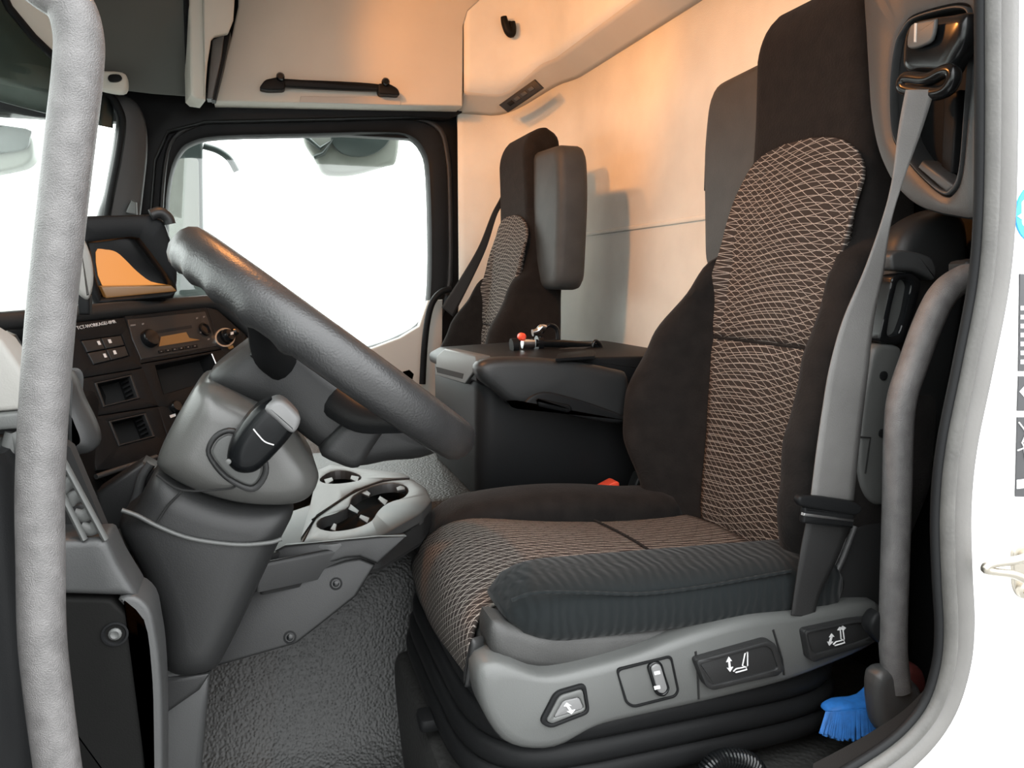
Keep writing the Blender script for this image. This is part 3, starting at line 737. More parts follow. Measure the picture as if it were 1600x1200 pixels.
# two recessed paddles with seat symbols
def paddle(pts, ins, sym, par):
    o_ = rounded(WL(pts, Y=Yv-.010), .006)
    pd_ = slab('paddle', o_, YN, .016, 'dark_plastic', par, r=.004)
    fi = rounded(WL(ins, Y=Yv-.0125), .005); c = sum(fi, Vector())/len(fi)
    frame('paddle_rim', o_ if False else [p+V(0, -.003, 0) for p in rounded(WL(pts, Y=Yv-.010), .006)], fi, YN, .004, 'dark_plastic', pd_, r=.002)
    # symbol: seat outline and arrows
    def S(lst): return WL(lst, Y=Yv-.0112)
    for nm, loop in sym:
        if nm == 'line': tube('seat_symbol', S(loop), .0009, 'white_print', pd_, 6, closed=True)
        else: slab('arrow_symbol', S(loop), YN, .001, 'white_print', pd_, r=0)
    return pd_
paddle([(1086, 1032), (1200, 1000), (1212, 1006), (1224, 1046), (1216, 1054), (1112, 1078), (1102, 1072)],
       [(1095, 1038), (1196, 1010), (1206, 1015), (1216, 1044), (1208, 1048), (1116, 1071), (1108, 1066)],
       [('line', [(1146, 1049), (1150, 1045), (1165, 1042), (1167, 1046), (1149, 1051)]), ('line', [(1160, 1040), (1164, 1021), (1168, 1019), (1168, 1040), (1166, 1043)]),
        ('fill', [(1139, 1026), (1144, 1033), (1141, 1033), (1142, 1043), (1146, 1042), (1141, 1050), (1136, 1044), (1139, 1044), (1138, 1034), (1135, 1035)])], va)
paddle([(1256, 986), (1330, 970), (1372, 966), (1372, 1000), (1340, 1012), (1270, 1034), (1264, 1030)],
       [(1262, 990), (1330, 976), (1366, 972), (1366, 994), (1338, 1005), (1276, 1022), (1270, 1018)],
       [('line', [(1302, 1007), (1306, 1003), (1318, 1000), (1320, 1004), (1304, 1009)]), ('line', [(1314, 998), (1313, 984), (1317, 983), (1319, 998), (1318, 1001)]),
        ('fill', [(1300, 990), (1304, 995), (1301, 995), (1299, 1003), (1302, 1003), (1296, 1009), (1293, 1003), (1296, 1003), (1298, 996), (1296, 996)]),
        ('fill', [(1309, 985), (1312, 980), (1316, 980), (1316, 977), (1322, 981), (1318, 986), (1316, 984), (1312, 985)])], va)
slab('cushion_band', crom(WL([(768, 985), (775, 972), (800, 980), (857, 992), (1015, 986), (1157, 962), (1206, 955), (1204, 962), (1161, 978), (1100, 1007), (1015, 1035), (930, 1047), (848, 1049), (790, 1038), (769, 1020)], Y=.800), 3, True), YN, .06, 'vinyl', seat, r=.012)
tube('bolster_piping', crom(WL([(800, 938), (840, 926), (920, 926), (1000, 928), (1090, 918), (1170, 904), (1236, 892)], Y=.787), 6), .0022, 'pleated_velour', seat, 8)
tube('under_rail', WL([(1081, 1118), (1205, 1080)], Y=Yv+.02), .0022, 'grey_plastic', seat, 8)
# front lever under the cushion and front skirt
box('front_skirt', (.285, SY, .33), (.05, .44, .09), 'black_plastic', seat, r=.01)
pk = (W(700, 960, Y=1.02), V(-.86, -.45, .12).normalized())
slab('front_lever', WL([(676, 945), (684, 938), (724, 990), (726, 1006), (712, 1014)], pl=pk), pk[1], .03, 'black_plastic', seat, r=.004)
slab('front_lever', crom(WL([(733, 1000), (740, 1008), (734, 1040), (730, 1070), (724, 1074), (722, 1050)], pl=(W(730, 1040, Y=.82), pk[1])), 3, True), pk[1], .02, 'dark_plastic', seat, r=.004)
# bellows: stacked folds
for k, z in enumerate((.345, .312, .280, .250)):
    gx, gy = .255+.006*k, .245
    loop = [V(.50+gx*math.copysign(abs(math.cos(a))**.35, math.cos(a)), SY+.0+gy*math.copysign(abs(math.sin(a))**.35, math.sin(a)), z) for a in [2*math.pi*j/56 for j in range(56)]]
    tube('bellows_fold', loop, .018, 'black_plastic', seat, 10, closed=True)
box('suspension_core', (.50, SY, .30), (.46, .44, .19), 'black_plastic', seat, r=.03)
box('seat_rail', (.50, .86, .225), (.5, .05, .03), 'black_plastic', seat, r=.006)
box('seat_rail', (.50, 1.24, .225), (.5, .05, .03), 'black_plastic', seat, r=.006)

# armrest, lowered on the far side
aY = 1.315
arm_px = [(747, 580), (752, 568), (775, 561), (830, 560), (900, 566), (965, 578), (985, 590), (985, 655), (960, 656), (900, 642), (862, 626), (835, 632), (815, 636), (800, 632), (775, 612), (755, 596)]
arm = slab('armrest', crom(WL(arm_px, Y=aY), 3, True), YN, .055, 'dark_plastic', seat, r=.016)
arm['label'] = 'lowered padded armrest'
und = slab('armrest_underside', crom(WL([(800, 630), (815, 634), (828, 620), (850, 612), (880, 617), (930, 632), (975, 650), (970, 662), (920, 656), (860, 642), (825, 634)], Y=aY-.004), 3, True), YN, .05, 'black_plastic', arm, r=.006)
slab('armrest_lever', rounded(WL([(838, 624), (845, 623), (892, 633), (896, 640), (890, 646), (842, 636)], Y=aY-.009), .006), YN, .02, 'gloss_black', arm, r=.005)
# armrest folded up on the near side
bY = .80
fa = slab('folded_armrest', crom(WL([(1412, 385), (1428, 356), (1460, 332), (1495, 324), (1514, 336), (1522, 362), (1520, 450), (1502, 560), (1478, 690), (1455, 760), (1425, 800), (1385, 815), (1350, 790), (1340, 740), (1352, 640), (1380, 520), (1405, 430)], Y=bY), 3, True), YN, .06, 'dark_plastic', seat, r=.02)
fa['label'] = 'second armrest folded up beside the backrest'
slab('armrest_collar', rounded(WL([(1392, 398), (1408, 390), (1440, 395), (1458, 402), (1466, 420), (1462, 440), (1448, 432), (1428, 424), (1394, 422)], Y=bY-.018), .006), YN, .03, 'grey_plastic', fa, r=.005)
ao = rounded(WL([(1396, 428), (1428, 426), (1442, 440), (1432, 480), (1412, 540), (1372, 536), (1380, 500)], Y=bY-.016), .01)
ai = rounded(WL([(1404, 438), (1418, 436), (1424, 446), (1416, 490), (1404, 524), (1386, 526), (1390, 500)], Y=bY-.016), .01)
frame('armrest_slot', ao, ai, YN, .02, 'gloss_black', fa, r=.004)
slab('slot_floor', [p+V(0, .01, 0) for p in ai], YN, .004, 'mid_plastic', fa, r=0)
lw = slab('armrest_hinge', crom(WL([(1370, 540), (1408, 541), (1412, 560), (1405, 620), (1396, 700), (1390, 780), (1372, 790), (1350, 770), (1342, 730), (1348, 640), (1358, 580)], Y=bY-.016), 3, True), YN, .03, 'mid_plastic', fa, r=.008)
for px, py in ((1381, 587), (1379, 677)):
    lathe('rivet', tuple(W(px, py, Y=bY-.017)), YN, [(.006, -.002), (.006, .0008), (.003, .0014)], 'black_plastic', fa, 12)
tube('hinge_seam', WL([(1342, 683), (1360, 684), (1357, 705), (1352, 740)], Y=bY-.0165), .0012, 'matt_hole', fa, 6)
# belt anchor cover behind the cushion
slab('anchor_cover', rounded(WL([(1332, 830), (1345, 818), (1385, 800), (1410, 830), (1400, 960), (1270, 972), (1285, 920)], Y=.80), .006), YN, .03, 'dark_plastic', seat, r=.006)
tube('anchor_edge', WL([(1336, 822), (1318, 870), (1290, 930), (1272, 966)], Y=.795), .004, 'grey_plastic', seat, 8)
# buckles at the far rear of the cushion
bk = empty('buckle', tuple(W(955, 765, Y=1.32)))
bk.parent = None
tag(bk, 'black belt buckle with a red release button behind the cushion', 'buckle')
bk.name = 'belt_buckle'; WL_LOC['belt_buckle'] = WL_LOC.get('buckle', Vector(bk.location))
slab('buckle_body', rounded(WL([(938, 770), (945, 762), (968, 765), (975, 800), (940, 800)], Y=1.32), .005), YN, .03, 'black_plastic', bk, r=.004)
slab('release_button', rounded(WL([(940, 764), (962, 752), (968, 754), (968, 762), (948, 768)], Y=1.318), .003), YN, .03, 'red_button', bk, r=.002)
ad = thing('seat_adjuster', tuple(W(1005, 765, Y=1.33)), 'ribbed black adjuster catch beside the far backrest bolster', 'catch')
slab('catch_body', rounded(WL([(990, 765), (1000, 740), (1012, 742), (1030, 775), (1028, 800), (1000, 782)], Y=1.33), .006), YN, .03, 'dark_plastic', ad, r=.004)
slab('catch_inset', rounded(WL([(998, 765), (1004, 750), (1018, 772), (1014, 780)], Y=1.3285), .004), YN, .01, 'black_plastic', ad, r=.002)
slab('catch_clip', WL([(1016, 790), (1024, 778), (1030, 790), (1026, 810), (1014, 812)], Y=1.325), YN, .008, 'silver', ad, r=.001)

# ================================================================== SEAT BELT
sbt = thing('seat_belt', tuple(W(1310, 790, Y=.77)), 'grey webbing seat belt hanging from the pillar beside the driver seat', 'seat belt')
def strap(name, rows, m, par, thick=.0016, n=10):
    """rows: (left px, right px, depth-left Y, depth-right Y)"""
    L = crom([W(a[0], a[1], Y=ya) for a, b, ya, yb in rows], n); R = crom([W(b[0], b[1], Y=yb) for a, b, ya, yb in rows], n)
    return sheet(name, lambda u, v: lerp(L[int(round(v*(len(L)-1)))], R[int(round(v*(len(R)-1)))], u)+V(0, .0, 0), 6, len(L)-1, thick, m, par)
strap('webbing', [((1415, 140), (1461, 140), .755, .735), ((1404, 200), (1440, 205), .755, .74), ((1393, 285), (1411, 285), .752, .745), ((1376, 350), (1392, 350), .75, .745), ((1352, 420), (1381, 425), .747, .747), ((1318, 500), (1366, 500), .745, .745), ((1297, 575), (1357, 580), .745, .745), ((1286, 640), (1349, 645), .745, .75), ((1276, 710), (1341, 715), .745, .75), ((1268, 775), (1334, 785), .75, .755)], 'webbing', sbt)
strap('lower_webbing', [((1264, 800), (1332, 812), .752, .757), ((1252, 860), (1310, 870), .758, .765), ((1243, 920), (1283, 925), .768, .775), ((1237, 962), (1272, 965), .775, .78)], 'webbing_black', sbt)
tg = slab('tongue', crom(WL([(1249, 779), (1262, 775), (1320, 782), (1342, 788), (1349, 797), (1340, 806), (1322, 804), (1262, 794), (1250, 788)], Y=.742), 3, True), YN, .012, 'black_plastic', sbt, r=.004)
slab('tongue_body', rounded(WL([(1258, 793), (1336, 802), (1334, 827), (1255, 818)], Y=.744), .003), YN, .01, 'black_plastic', tg, r=.003)
slab('tongue_bar', WL([(1257, 802), (1335, 812), (1334, 816), (1256, 806)], Y=.7435), YN, .006, 'silver', tg, r=.001)
slab('belt_cover', crom(WL([(1404, 95), (1407, 60), (1418, 36), (1440, 28), (1480, 22), (1510, 20), (1508, 60), (1490, 95), (1476, 118), (1450, 118), (1418, 116), (1407, 108)], X=.772), 3, True), (-1, 0, 0), .03, 'gloss_black', sbt, r=.012)
slab('cover_window', crom(WL([(1416, 70), (1420, 44), (1428, 36), (1456, 30), (1462, 32), (1456, 62), (1440, 72), (1424, 76)], X=.7625), 3, True), (-1, 0, 0), .006, 'mid_plastic', sbt, r=.003)
slab('cover_mark', WL([(1428, 36), (1432, 36), (1431, 66), (1427, 66)], X=.7615), (-1, 0, 0), .004, 'light_trim', sbt, r=.001)
tube('belt_guide', crom(WL([(1414, 138), (1412, 128), (1420, 122), (1450, 124), (1475, 112), (1488, 112), (1490, 124), (1480, 140), (1462, 146), (1440, 144)], X=.768), 5, True), .0085, 'gloss_black', sbt, 10, closed=True)

# ================================================================== GRAB HANDLES
lh = thing('grab_handle', tuple(W(65, 700, Y=.70)), 'grey coated tubular grab handle in front of the dashboard', 'handle', 'entry grab handles')
tube('bar', crom(WL([(20, -60), (70, -22), (108, 8), (123, 55), (122, 110), (112, 200), (98, 320), (82, 470), (70, 620), (63, 760), (64, 880), (66, 990), (76, 1090), (92, 1210), (100, 1260)], Y=.70), 8), .0178, 'handle_coat', lh, 24)
lathe('mount_foot', tuple(W(100, 1262, Y=.70)), (0, 0, 1), [(.03, -.012), (.03, 0), (.024, .008), (.02, .012)], 'black_plastic', lh)
rh = thing('grab_handle', tuple(W(1402, 700, Y=.70)), 'grey coated bent grab handle in front of the folded armrest', 'handle', 'entry grab handles')
tube('bar', crom(WL([(1560, 412), (1530, 426), (1497, 440), (1472, 462), (1450, 505), (1428, 565), (1410, 620), (1404, 675), (1402, 760), (1399, 860), (1396, 960), (1396, 1020), (1402, 1075)], Y=.70), 8), .0163, 'handle_coat', rh, 24)
slab('upper_bracket', crom(WL([(1512, 412), (1530, 405), (1550, 405), (1556, 425), (1545, 446), (1520, 445)], Y=.695), 3, True), YN, .03, 'dark_plastic', rh, r=.006)
slab('lower_bracket', crom(WL([(1362, 985), (1368, 965), (1380, 960), (1384, 1000), (1378, 1008)], Y=.705), 3, True), YN, .02, 'black_plastic', rh, r=.005)
slab('foot_bracket', crom(WL([(1376, 1060), (1405, 1050), (1440, 1075), (1445, 1110), (1410, 1140), (1385, 1150), (1374, 1110)], Y=.69), 3, True), YN, .03, 'grey_plastic', rh, r=.01)

# brush and hose on the floor step
br = thing('hand_brush', tuple(W(1330, 1140, Y=.80)), 'blue bristled hand brush lying behind the grab handle', 'brush')
slab('brush_back', crom(WL([(1302, 1120), (1320, 1105), (1362, 1098), (1395, 1060), (1400, 1080), (1392, 1112), (1370, 1128), (1330, 1132)], Y=.752), 3, True), YN, .03, 'brush_blue', br, r=.008)
bm = bmesh.new()
for k in range(34):
    for j in range(4):
        t = k/33; a = W(lerp(1292, 1366, t), lerp(1112, 1108, t), Y=.738+.010*j); b = W(lerp(1284, 1374, t)+random.uniform(-3, 3), lerp(1146, 1140, t)+12*math.sin(t*3.1)+random.uniform(-3, 3), Y=.735+.011*j)
        add_rings(bm, tube_rings([a, b], .0022, 4))
bo = build('bristles', bm, 'brush_blue', br); bo['kind'] = 'stuff'
rd = thing('red_cloth', tuple(W(1430, 1080, Y=.82)), 'dark red cloth behind the foot of the grab handle', 'cloth')
slab('cloth_fold', crom(WL([(1415, 1050), (1430, 1040), (1448, 1052), (1452, 1080), (1436, 1090), (1416, 1084)], Y=.80), 4, True), YN, .05, 'brush_red', rd, r=.012)
hs = thing('spiral_hose', tuple(W(1145, 1195, Y=.74)), 'black spiral ribbed hose looping at the foot of the seat', 'hose')
cpath = crom(WL([(1098, 1236), (1104, 1204), (1122, 1188), (1150, 1184), (1176, 1194), (1192, 1222), (1200, 1250)], Y=.74), 12)
tube('hose_core', cpath, .0085, 'black_plastic', hs, 10)
hel = []
for i in range(len(cpath)*6):
    t = i/6; k = min(int(t), len(cpath)-2); p = lerp(cpath[k], cpath[k+1], t-k); tgv = (cpath[k+1]-cpath[k]).normalized(); n1 = V(0, 1, 0); n2 = tgv.cross(n1)
    a = t*2*math.pi/2.0; hel.append(p+(n1*math.cos(a)+n2*math.sin(a))*.0098)
tube('hose_spiral', hel, .0022, 'gloss_black', hs, 6)
box('floor_bracket', tuple(W(690, 1120, Y=1.0)), (.07, .04, .02), 'black_plastic', seat, r=.006)

# ================================================================== DASHBOARD
SN = V(.70, -.55, .43).normalized()
SO = W(330, 472, Y=1.5)
SP = (SO, SN)
def sp(pts, lift=0): return WL(pts, pl=(SO+SN*lift, SN))
dash = thing('dashboard', tuple(W(200, 650, pl=SP)), 'dark wraparound dashboard with radio, switches and open pockets', 'dashboard')
# the face is a set of plates with real pockets between them
slab('dash_body', sp([(30, 505), (110, 492), (300, 476), (332, 474), (352, 486), (392, 524), (372, 575), (320, 660), (262, 740), (200, 762), (152, 745), (142, 690), (105, 600)], -.035), SN, .22, 'black_plastic', dash, r=.004)
tube('top_roll', crom(sp([(-40, 506), (40, 499), (110, 492), (200, 483), (300, 474), (330, 473), (348, 481), (370, 498), (398, 524)], -.006), 5), .013, 'dark_plastic', dash, 12)
# left column of the stack: plate with two pockets and a switch bank
L_out1 = [(100, 505), (195, 496), (214, 552), (224, 574), (118, 592), (105, 560)]
sb_in = [(126, 532), (190, 523), (203, 556), (146, 570)]
frame('switch_plate', sp(L_out1), sp(sb_in), SN, .03, 'black_plastic', dash, r=.002)
L_out2 = [(118, 593), (224, 575), (248, 634), (135, 652)]
p1 = [(148, 598), (206, 585), (219, 622), (162, 636)]
frame('pocket_plate', sp(L_out2), sp(p1), SN, .034, 'black_plastic', dash, r=.002)
L_out3 = [(135, 653), (248, 635), (266, 700), (262, 725), (150, 735), (142, 690)]
p2 = [(170, 658), (228, 645), (243, 682), (186, 697)]
frame('pocket_plate', sp(L_out3), sp(p2), SN, .034, 'black_plastic', dash, r=.002)
for pk_ in (p1, p2):
    inn = [(x+(sum(a for a, b in pk_)/4-x)*.12, y+(sum(b for a, b in pk_)/4-y)*.12) for x, y in pk_]
    frame('pocket_rim', sp(pk_, .0015), sp(inn, .0015), SN, .006, 'dark_plastic', dash, r=.001)
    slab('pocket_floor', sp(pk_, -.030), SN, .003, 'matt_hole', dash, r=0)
    for k in range(5):
        t = .12+k*.18; a = (lerp(pk_[1][0], pk_[2][0], t), lerp(pk_[1][1], pk_[2][1], t))
        slab('pocket_rib', sp([(a[0]-5, a[1]+1), (a[0], a[1]), (a[0]+1, a[1]+3), (a[0]-4, a[1]+4)], -.002), SN, .02, 'dark_plastic', dash, r=.0005)
bank = slab('switch_bank', sp(sb_in, -.008), SN, .01, 'matt_hole', dash, r=0)
def quadsub(q, u0, u1, v0, v1):
    f = lambda u, v: (lerp(lerp(q[0][0], q[1][0], u), lerp(q[3][0], q[2][0], u), v), lerp(lerp(q[0][1], q[1][1], u), lerp(q[3][1], q[2][1], u), v))
    return [f(u0, v0), f(u1, v0), f(u1, v1), f(u0, v1)]
for (u0, u1, v0, v1, mk) in ((.02, .48, .02, .48, (.82, .4)), (.5, .98, .02, .48, (.35, .4)), (.02, .48, .52, .98, (.82, .5)), (.5, .98, .52, .98, (.35, .4))):
    q = quadsub(sb_in, u0, u1, v0, v1)
    ro = slab('switch', sp(q, .002), SN, .012, 'dark_plastic', bank, r=.0015)
    s = quadsub(q, mk[0]-.07, mk[0]+.07, mk[1]-.18, mk[1]+.18)
    slab('switch_symbol', sp(s, .0024), SN, .0006, 'white_print', ro, r=0)
x0 = sp([(121, 515)], .0006)[0]; x1 = sp([(181, 504.5)], .0006)[0]
tx = text('dash_lettering', 'TCT-WORKAGE/-0MR', (x1-x0).length/9.6, x0, x1-x0, SN, 'white_print', dash)
# right column: radio, open tray, heater knobs
R_out = [(196, 496), (322, 482), (336, 520), (344, 545), (219, 566), (205, 530)]
rad = slab('radio', sp([(199, 499), (321, 486), (341, 541), (221, 562), (207, 530)], .001), SN, .03, 'dark_plastic', dash, r=.002)
frame('radio_surround', sp([(195, 494), (323, 480), (347, 545), (218, 568)]), sp([(200, 500), (320, 487), (340, 540), (221, 561)]), SN, .03, 'black_plastic', dash, r=.001)
lathe('volume_knob', tuple(sp([(232, 530)], .001)[0]), SN, [(.015, 0), (.015, .007), (.013, .010), (.011, .0105)], 'gloss_black', rad)
lathe('tuning_dial', tuple(sp([(319, 515)], .001)[0]), SN, [(.012, 0), (.012, .004), (.009, .005), (.008, .002)], 'gloss_black', rad)
slab('radio_display', sp([(249, 541), (252, 526), (291, 519), (296, 528), (312, 531)], .002), SN, .002, 'amber_lcd', rad, r=0)
slab('disc_slot', sp([(243, 517), (299, 508), (300, 512), (245, 521)], .0015), SN, .002, 'matt_hole', rad, r=0)
for k in range(6):
    a = (252+k*10.5, 549.5-k*1.7); slab('preset_button', sp([(a[0]-4, a[1]-2), (a[0]+4, a[1]-3.4), (a[0]+5, a[1]+1), (a[0]-3, a[1]+2.4)], .0025), SN, .003, 'black_plastic', rad, r=.0006)
    slab('button_mark', sp([(a[0]-1, a[1]-1), (a[0]+1, a[1]-1.4), (a[0]+1.4, a[1]), (a[0]-.6, a[1]+.5)], .0028), SN, .0005, 'grey_button', rad, r=0)
for px, py, wd in ((208, 508, 4), (223.5, 506, 1.6), (308, 497, 1.4), (319, 495, 1.4), (318, 508, 2.2), (315, 519, 2.2), (328, 520, 1.5), (326, 530, 1.5)):
    slab('button_mark', sp([(px-wd, py-.8), (px+wd, py-1.6), (px+wd, py+.6), (px-wd, py+1.6)], .0022), SN, .0005, 'grey_button', rad, r=0)
side = slab('stack_end_plate', sp([(324, 480), (340, 484), (385, 524), (366, 572), (352, 562)], .0), SN, .03, 'black_plastic', dash, r=.002)
frame('lighter_ring', [p for p in sp([(352+16*math.cos(a), 527+15*math.sin(a)) for a in [k*.2618 for k in range(24)]], .004)], sp([(352+13*math.cos(a), 527+12*math.sin(a)) for a in [k*.2618 for k in range(24)]], .004), SN, .006, 'silver', dash, r=.0008)
lathe('lighter_knob', tuple(sp([(352, 527)], .0)[0]), SN, [(.013, 0), (.013, .008), (.01, .014), (.006, .015)], 'gloss_black', dash)
lathe('small_knob', tuple(sp([(363, 521)], .006)[0]), SN, [(.007, 0), (.007, .01), (.004, .013)], 'gloss_black', dash, 14)
slab('small_knob_mark', sp([(361, 519), (365, 518), (365, 522), (361, 523)], .020), SN, .001, 'white_print', dash, r=0)
slab('amber_lamp', sp([(357, 541), (364, 539), (366, 543), (360, 545)], .003), SN, .004, 'amber_lcd', dash, r=.001)
tray = [(243, 571), (330, 553), (345, 590), (256, 616)]
frame('tray_plate', sp([(219, 569), (348, 546), (366, 572), (345, 605), (300, 650), (246, 634)]), sp(tray), SN, .034, 'black_plastic', dash, r=.002)
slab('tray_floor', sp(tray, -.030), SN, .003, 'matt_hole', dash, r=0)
tube('tray_trim', sp([(331, 553), (341, 577)], .002), .0012, 'silver', dash, 6)
slab('heater_plate', sp([(247, 636), (330, 612), (320, 660), (266, 740), (262, 725), (268, 700)]), SN, .03, 'black_plastic', dash, r=.002)
lathe('heater_knob', tuple(sp([(272, 637)], .0)[0]), SN, [(.010, 0), (.010, .006), (.008, .009)], 'gloss_black', dash)
slab('heater_mark', sp([(265, 649), (274, 646), (275, 650), (267, 653)], .002), SN, .0006, 'white_print', dash, r=0)
tube('lower_trim', sp([(150, 745), (180, 735), (215, 724), (245, 714)], .002), .004, 'grey_plastic', dash, 8)
box('dash_core', (-.43, 1.30, .40), (.42, 1.05, .60), 'black_plastic', dash, r=.02)
box('dash_top', (-.47, 1.45, .755), (.30, 1.6, .05), 'pale_dash', dash, r=.015)
slab('cluster_side', crom(WL([(92, 590), (108, 592), (124, 630), (140, 662), (148, 685), (147, 702), (136, 712), (116, 716), (92, 720)], Y=1.02), 3, True), YN, .06, 'grey_plastic', dash, r=.02)
slab('flap', WL([(150, 770), (222, 722), (246, 735), (212, 805), (170, 842), (152, 810)], Y=1.08), YN, .05, 'dark_plastic', dash, r=.006)
tube('flap_bead', crom(WL([(236, 724), (222, 745), (214, 775), (205, 800)], Y=1.06), 5), .006, 'grey_plastic', dash, 8)

# near end of the dashboard (by the door)
EY = .82
de = thing('dash_end_trim', tuple(W(100, 900, Y=EY)), 'grey dashboard end trim with lattice vents and screwed lower cover', 'trim panel')
slab('upper_plate', WL([(-40, 505), (2, 532), (50, 600), (52, 640), (-40, 648)], Y=EY), YN, .05, 'pale_dash', de, r=.006)
slab('middle_strip', WL([(-40, 649), (55, 641), (60, 668), (-40, 676)], Y=EY-.004), YN, .04, 'mid_plastic', de, r=.004)
slab('vent_back', WL([(-40, 670), (60, 665), (110, 700), (170, 842), (-40, 845)], Y=EY+.05), YN, .02, 'matt_hole', de, r=0)
for a, b in (((20, 676), (-14, 800)), ((44, 700), (0, 842)), ((60, 760), (26, 842)), ((-40, 748), (60, 742)), ((-40, 788), (60, 781)), ((20, 676), (45, 720))):
    tube('vent_bar', WL([a, b], Y=EY+.004), .0042, 'mid_plastic', de, 8, flat=1.6, upv=V(0, 1, 0))
tube('vent_rail', WL([(88, 700), (165, 843)], Y=EY+.0), .0032, 'mid_plastic', de, 8, flat=1.5)
tube('vent_rail', WL([(93, 765), (132, 843)], Y=EY+.0), .0032, 'mid_plastic', de, 8, flat=1.5)
for a, c, b in (((90, 742), (96, 735), (104, 731)), ((95, 766), (104, 756), (115, 752)), ((106, 786), (114, 778), (126, 774)), ((116, 804), (130, 806), (142, 800)), ((126, 824), (142, 828), (153, 820))):
    tube('vent_rung', crom(WL([a, c, b], Y=EY+.006), 4), .003, 'mid_plastic', de, 8, flat=2.2, upv=V(0, 1, 0))
slab('vent_flap', WL([(116, 790), (138, 786), (142, 806), (122, 806)], Y=EY+.015), YN, .004, 'grey_plastic', de, r=.001)
slab('end_panel', rounded(WL([(-40, 842), (128, 845), (166, 842), (184, 882), (216, 934), (-40, 926)], Y=EY-.004), .004), YN, .06, 'grey_plastic', de, r=.008)
slab('lower_cover', rounded(WL([(-40, 932), (172, 938), (212, 972), (224, 1040), (227, 1120), (226, 1290), (-40, 1290)], Y=EY-.004), .004), YN, .06, 'soft_black', de, r=.004)
slab('edge_strip', crom(WL([(184, 939), (210, 932), (234, 952), (243, 990), (250, 1040), (254, 1130), (252, 1290), (230, 1290), (232, 1130), (228, 1040), (217, 972)], Y=EY-.006), 3, True), YN, .06, 'grey_plastic', de, r=.005)
for px, py in ((10, 992), (180, 990)):
    c = W(px, py, Y=EY-.004)
    sc1 = lathe('screw_cup', tuple(c), YN, [(.0125, -.002), (.0125, .002), (.0105, .0022), (.0085, -.001), (.007, -.001)], 'black_plastic', de)
    lathe('screw', tuple(c), YN, [(.0062, -.001), (.0062, .002), (.004, .0035), (.002, .0024)], 'mid_plastic', de, 12)

# hooded display and round disc on the dash top
DN = V(.30, -.95, -.05).normalized(); DP = (W(205, 410, Y=1.36), DN)
hdp = thing('hooded_display', tuple(W(210, 470, pl=DP)), 'black hooded dash display with a painted amber reflection above the radio', 'display')
def dp(pts, lift=0): return WL(pts, pl=(DP[0]+DN*lift, DN))
hood_o = [(122, 338), (238, 335), (258, 346), (272, 385), (279, 420), (278, 452), (272, 466), (150, 478), (140, 460), (128, 400)]
hood_i = [(140, 380), (205, 372), (218, 374), (268, 440), (276, 455), (160, 466), (150, 430)]
frame('hood', dp(hood_o), dp(hood_i), DN, .09, 'black_plastic', hdp, r=.008)
slab('hood_bezel', dp([(138, 376), (210, 370), (275, 438), (275, 456), (158, 468), (148, 430)], -.045), DN, .006, 'gloss_black', hdp, r=0)
slab('screen_reflection', crom(dp([(150, 394), (165, 390), (182, 394), (198, 408), (214, 424), (236, 440), (262, 446), (200, 448), (160, 446)], -.040), 3, True), DN, .004, 'amber_reflection', hdp, r=0)  # amber reflection on the display, put in as a glowing shape
slab('screen_lip', dp([(158, 448), (268, 446), (277, 455), (166, 466)], -.003), DN, .03, 'amber_lcd', hdp, r=.002)
slab('back_shell', dp(hood_o, -.06), DN, .05, 'black_plastic', hdp, r=.02)
slab('display_foot', dp([(160, 470), (262, 462), (256, 486), (170, 490)], -.03), DN, .05, 'black_plastic', hdp, r=.004)
tube('display_knob', crom(dp([(236, 336), (250, 332), (262, 340), (266, 350)], .005), 5), .009, 'dark_plastic', hdp, 10)
dc = thing('round_disc', tuple(W(112, 470, Y=1.14)), 'grey round disc device standing behind the grab handle', 'device')
slab('disc', crom(WL([(92, 360), (112, 352), (128, 362), (142, 384), (151, 410), (153, 438), (147, 462), (138, 468), (118, 450), (100, 430), (86, 400)], Y=1.14), 3, True), (.5, -.87, 0), .03, 'pale_dash', dc, r=.006)
slab('disc_stem', WL([(118, 445), (140, 462), (140, 492), (122, 492)], Y=1.15), YN, .02, 'black_plastic', dc, r=.004)

# ================================================================== STEERING
wc = V(.093, 1.05, .765); wn = V(.617, 0, .787).normalized(); we = V(.787, 0, -.617).normalized()
sw = thing('steering_wheel', tuple(wc), 'black leather rimmed steering wheel seen edge on', 'steering wheel')
wc = wc+wn*(-.004)
bm = bmesh.new(); R0, r0 = .2095, .0235; rings = []; NT = 180
for k in range(NT):
    th = 2*math.pi*k/NT; rad_ = we*math.cos(th)+V(0, 1, 0)*math.sin(th); ring = []
    grip = max(0, math.sin(th*26))*.0035*(1 if math.cos(th) < -.25 else 0)
    for j in range(16):
        a = 2*math.pi*j/16; under = max(0, -math.sin(a))
        rr = r0*(1+.06*abs(math.sin(a)))+grip*under
        ring.append(wc+rad_*(R0+rr*math.cos(a))+wn*(rr*1.12*math.sin(a)))
    rings.append(ring)
add_rings(bm, rings, loop=True); build('rim', bm, 'grip_leather', sw, 60)
for th in (math.radians(58), math.radians(122), math.radians(-58), math.radians(-122)):
    rad_ = we*math.cos(th)+V(0, 1, 0)*math.sin(th)
    tube('spoke', crom([wc+rad_*.07-wn*.05, wc+rad_*.13-wn*.045, wc+rad_*.18-wn*.022, wc+rad_*.222], 5), [.022-.0006*k for k in range(16)], 'black_plastic', sw, 12, flat=.5, upv=wn)
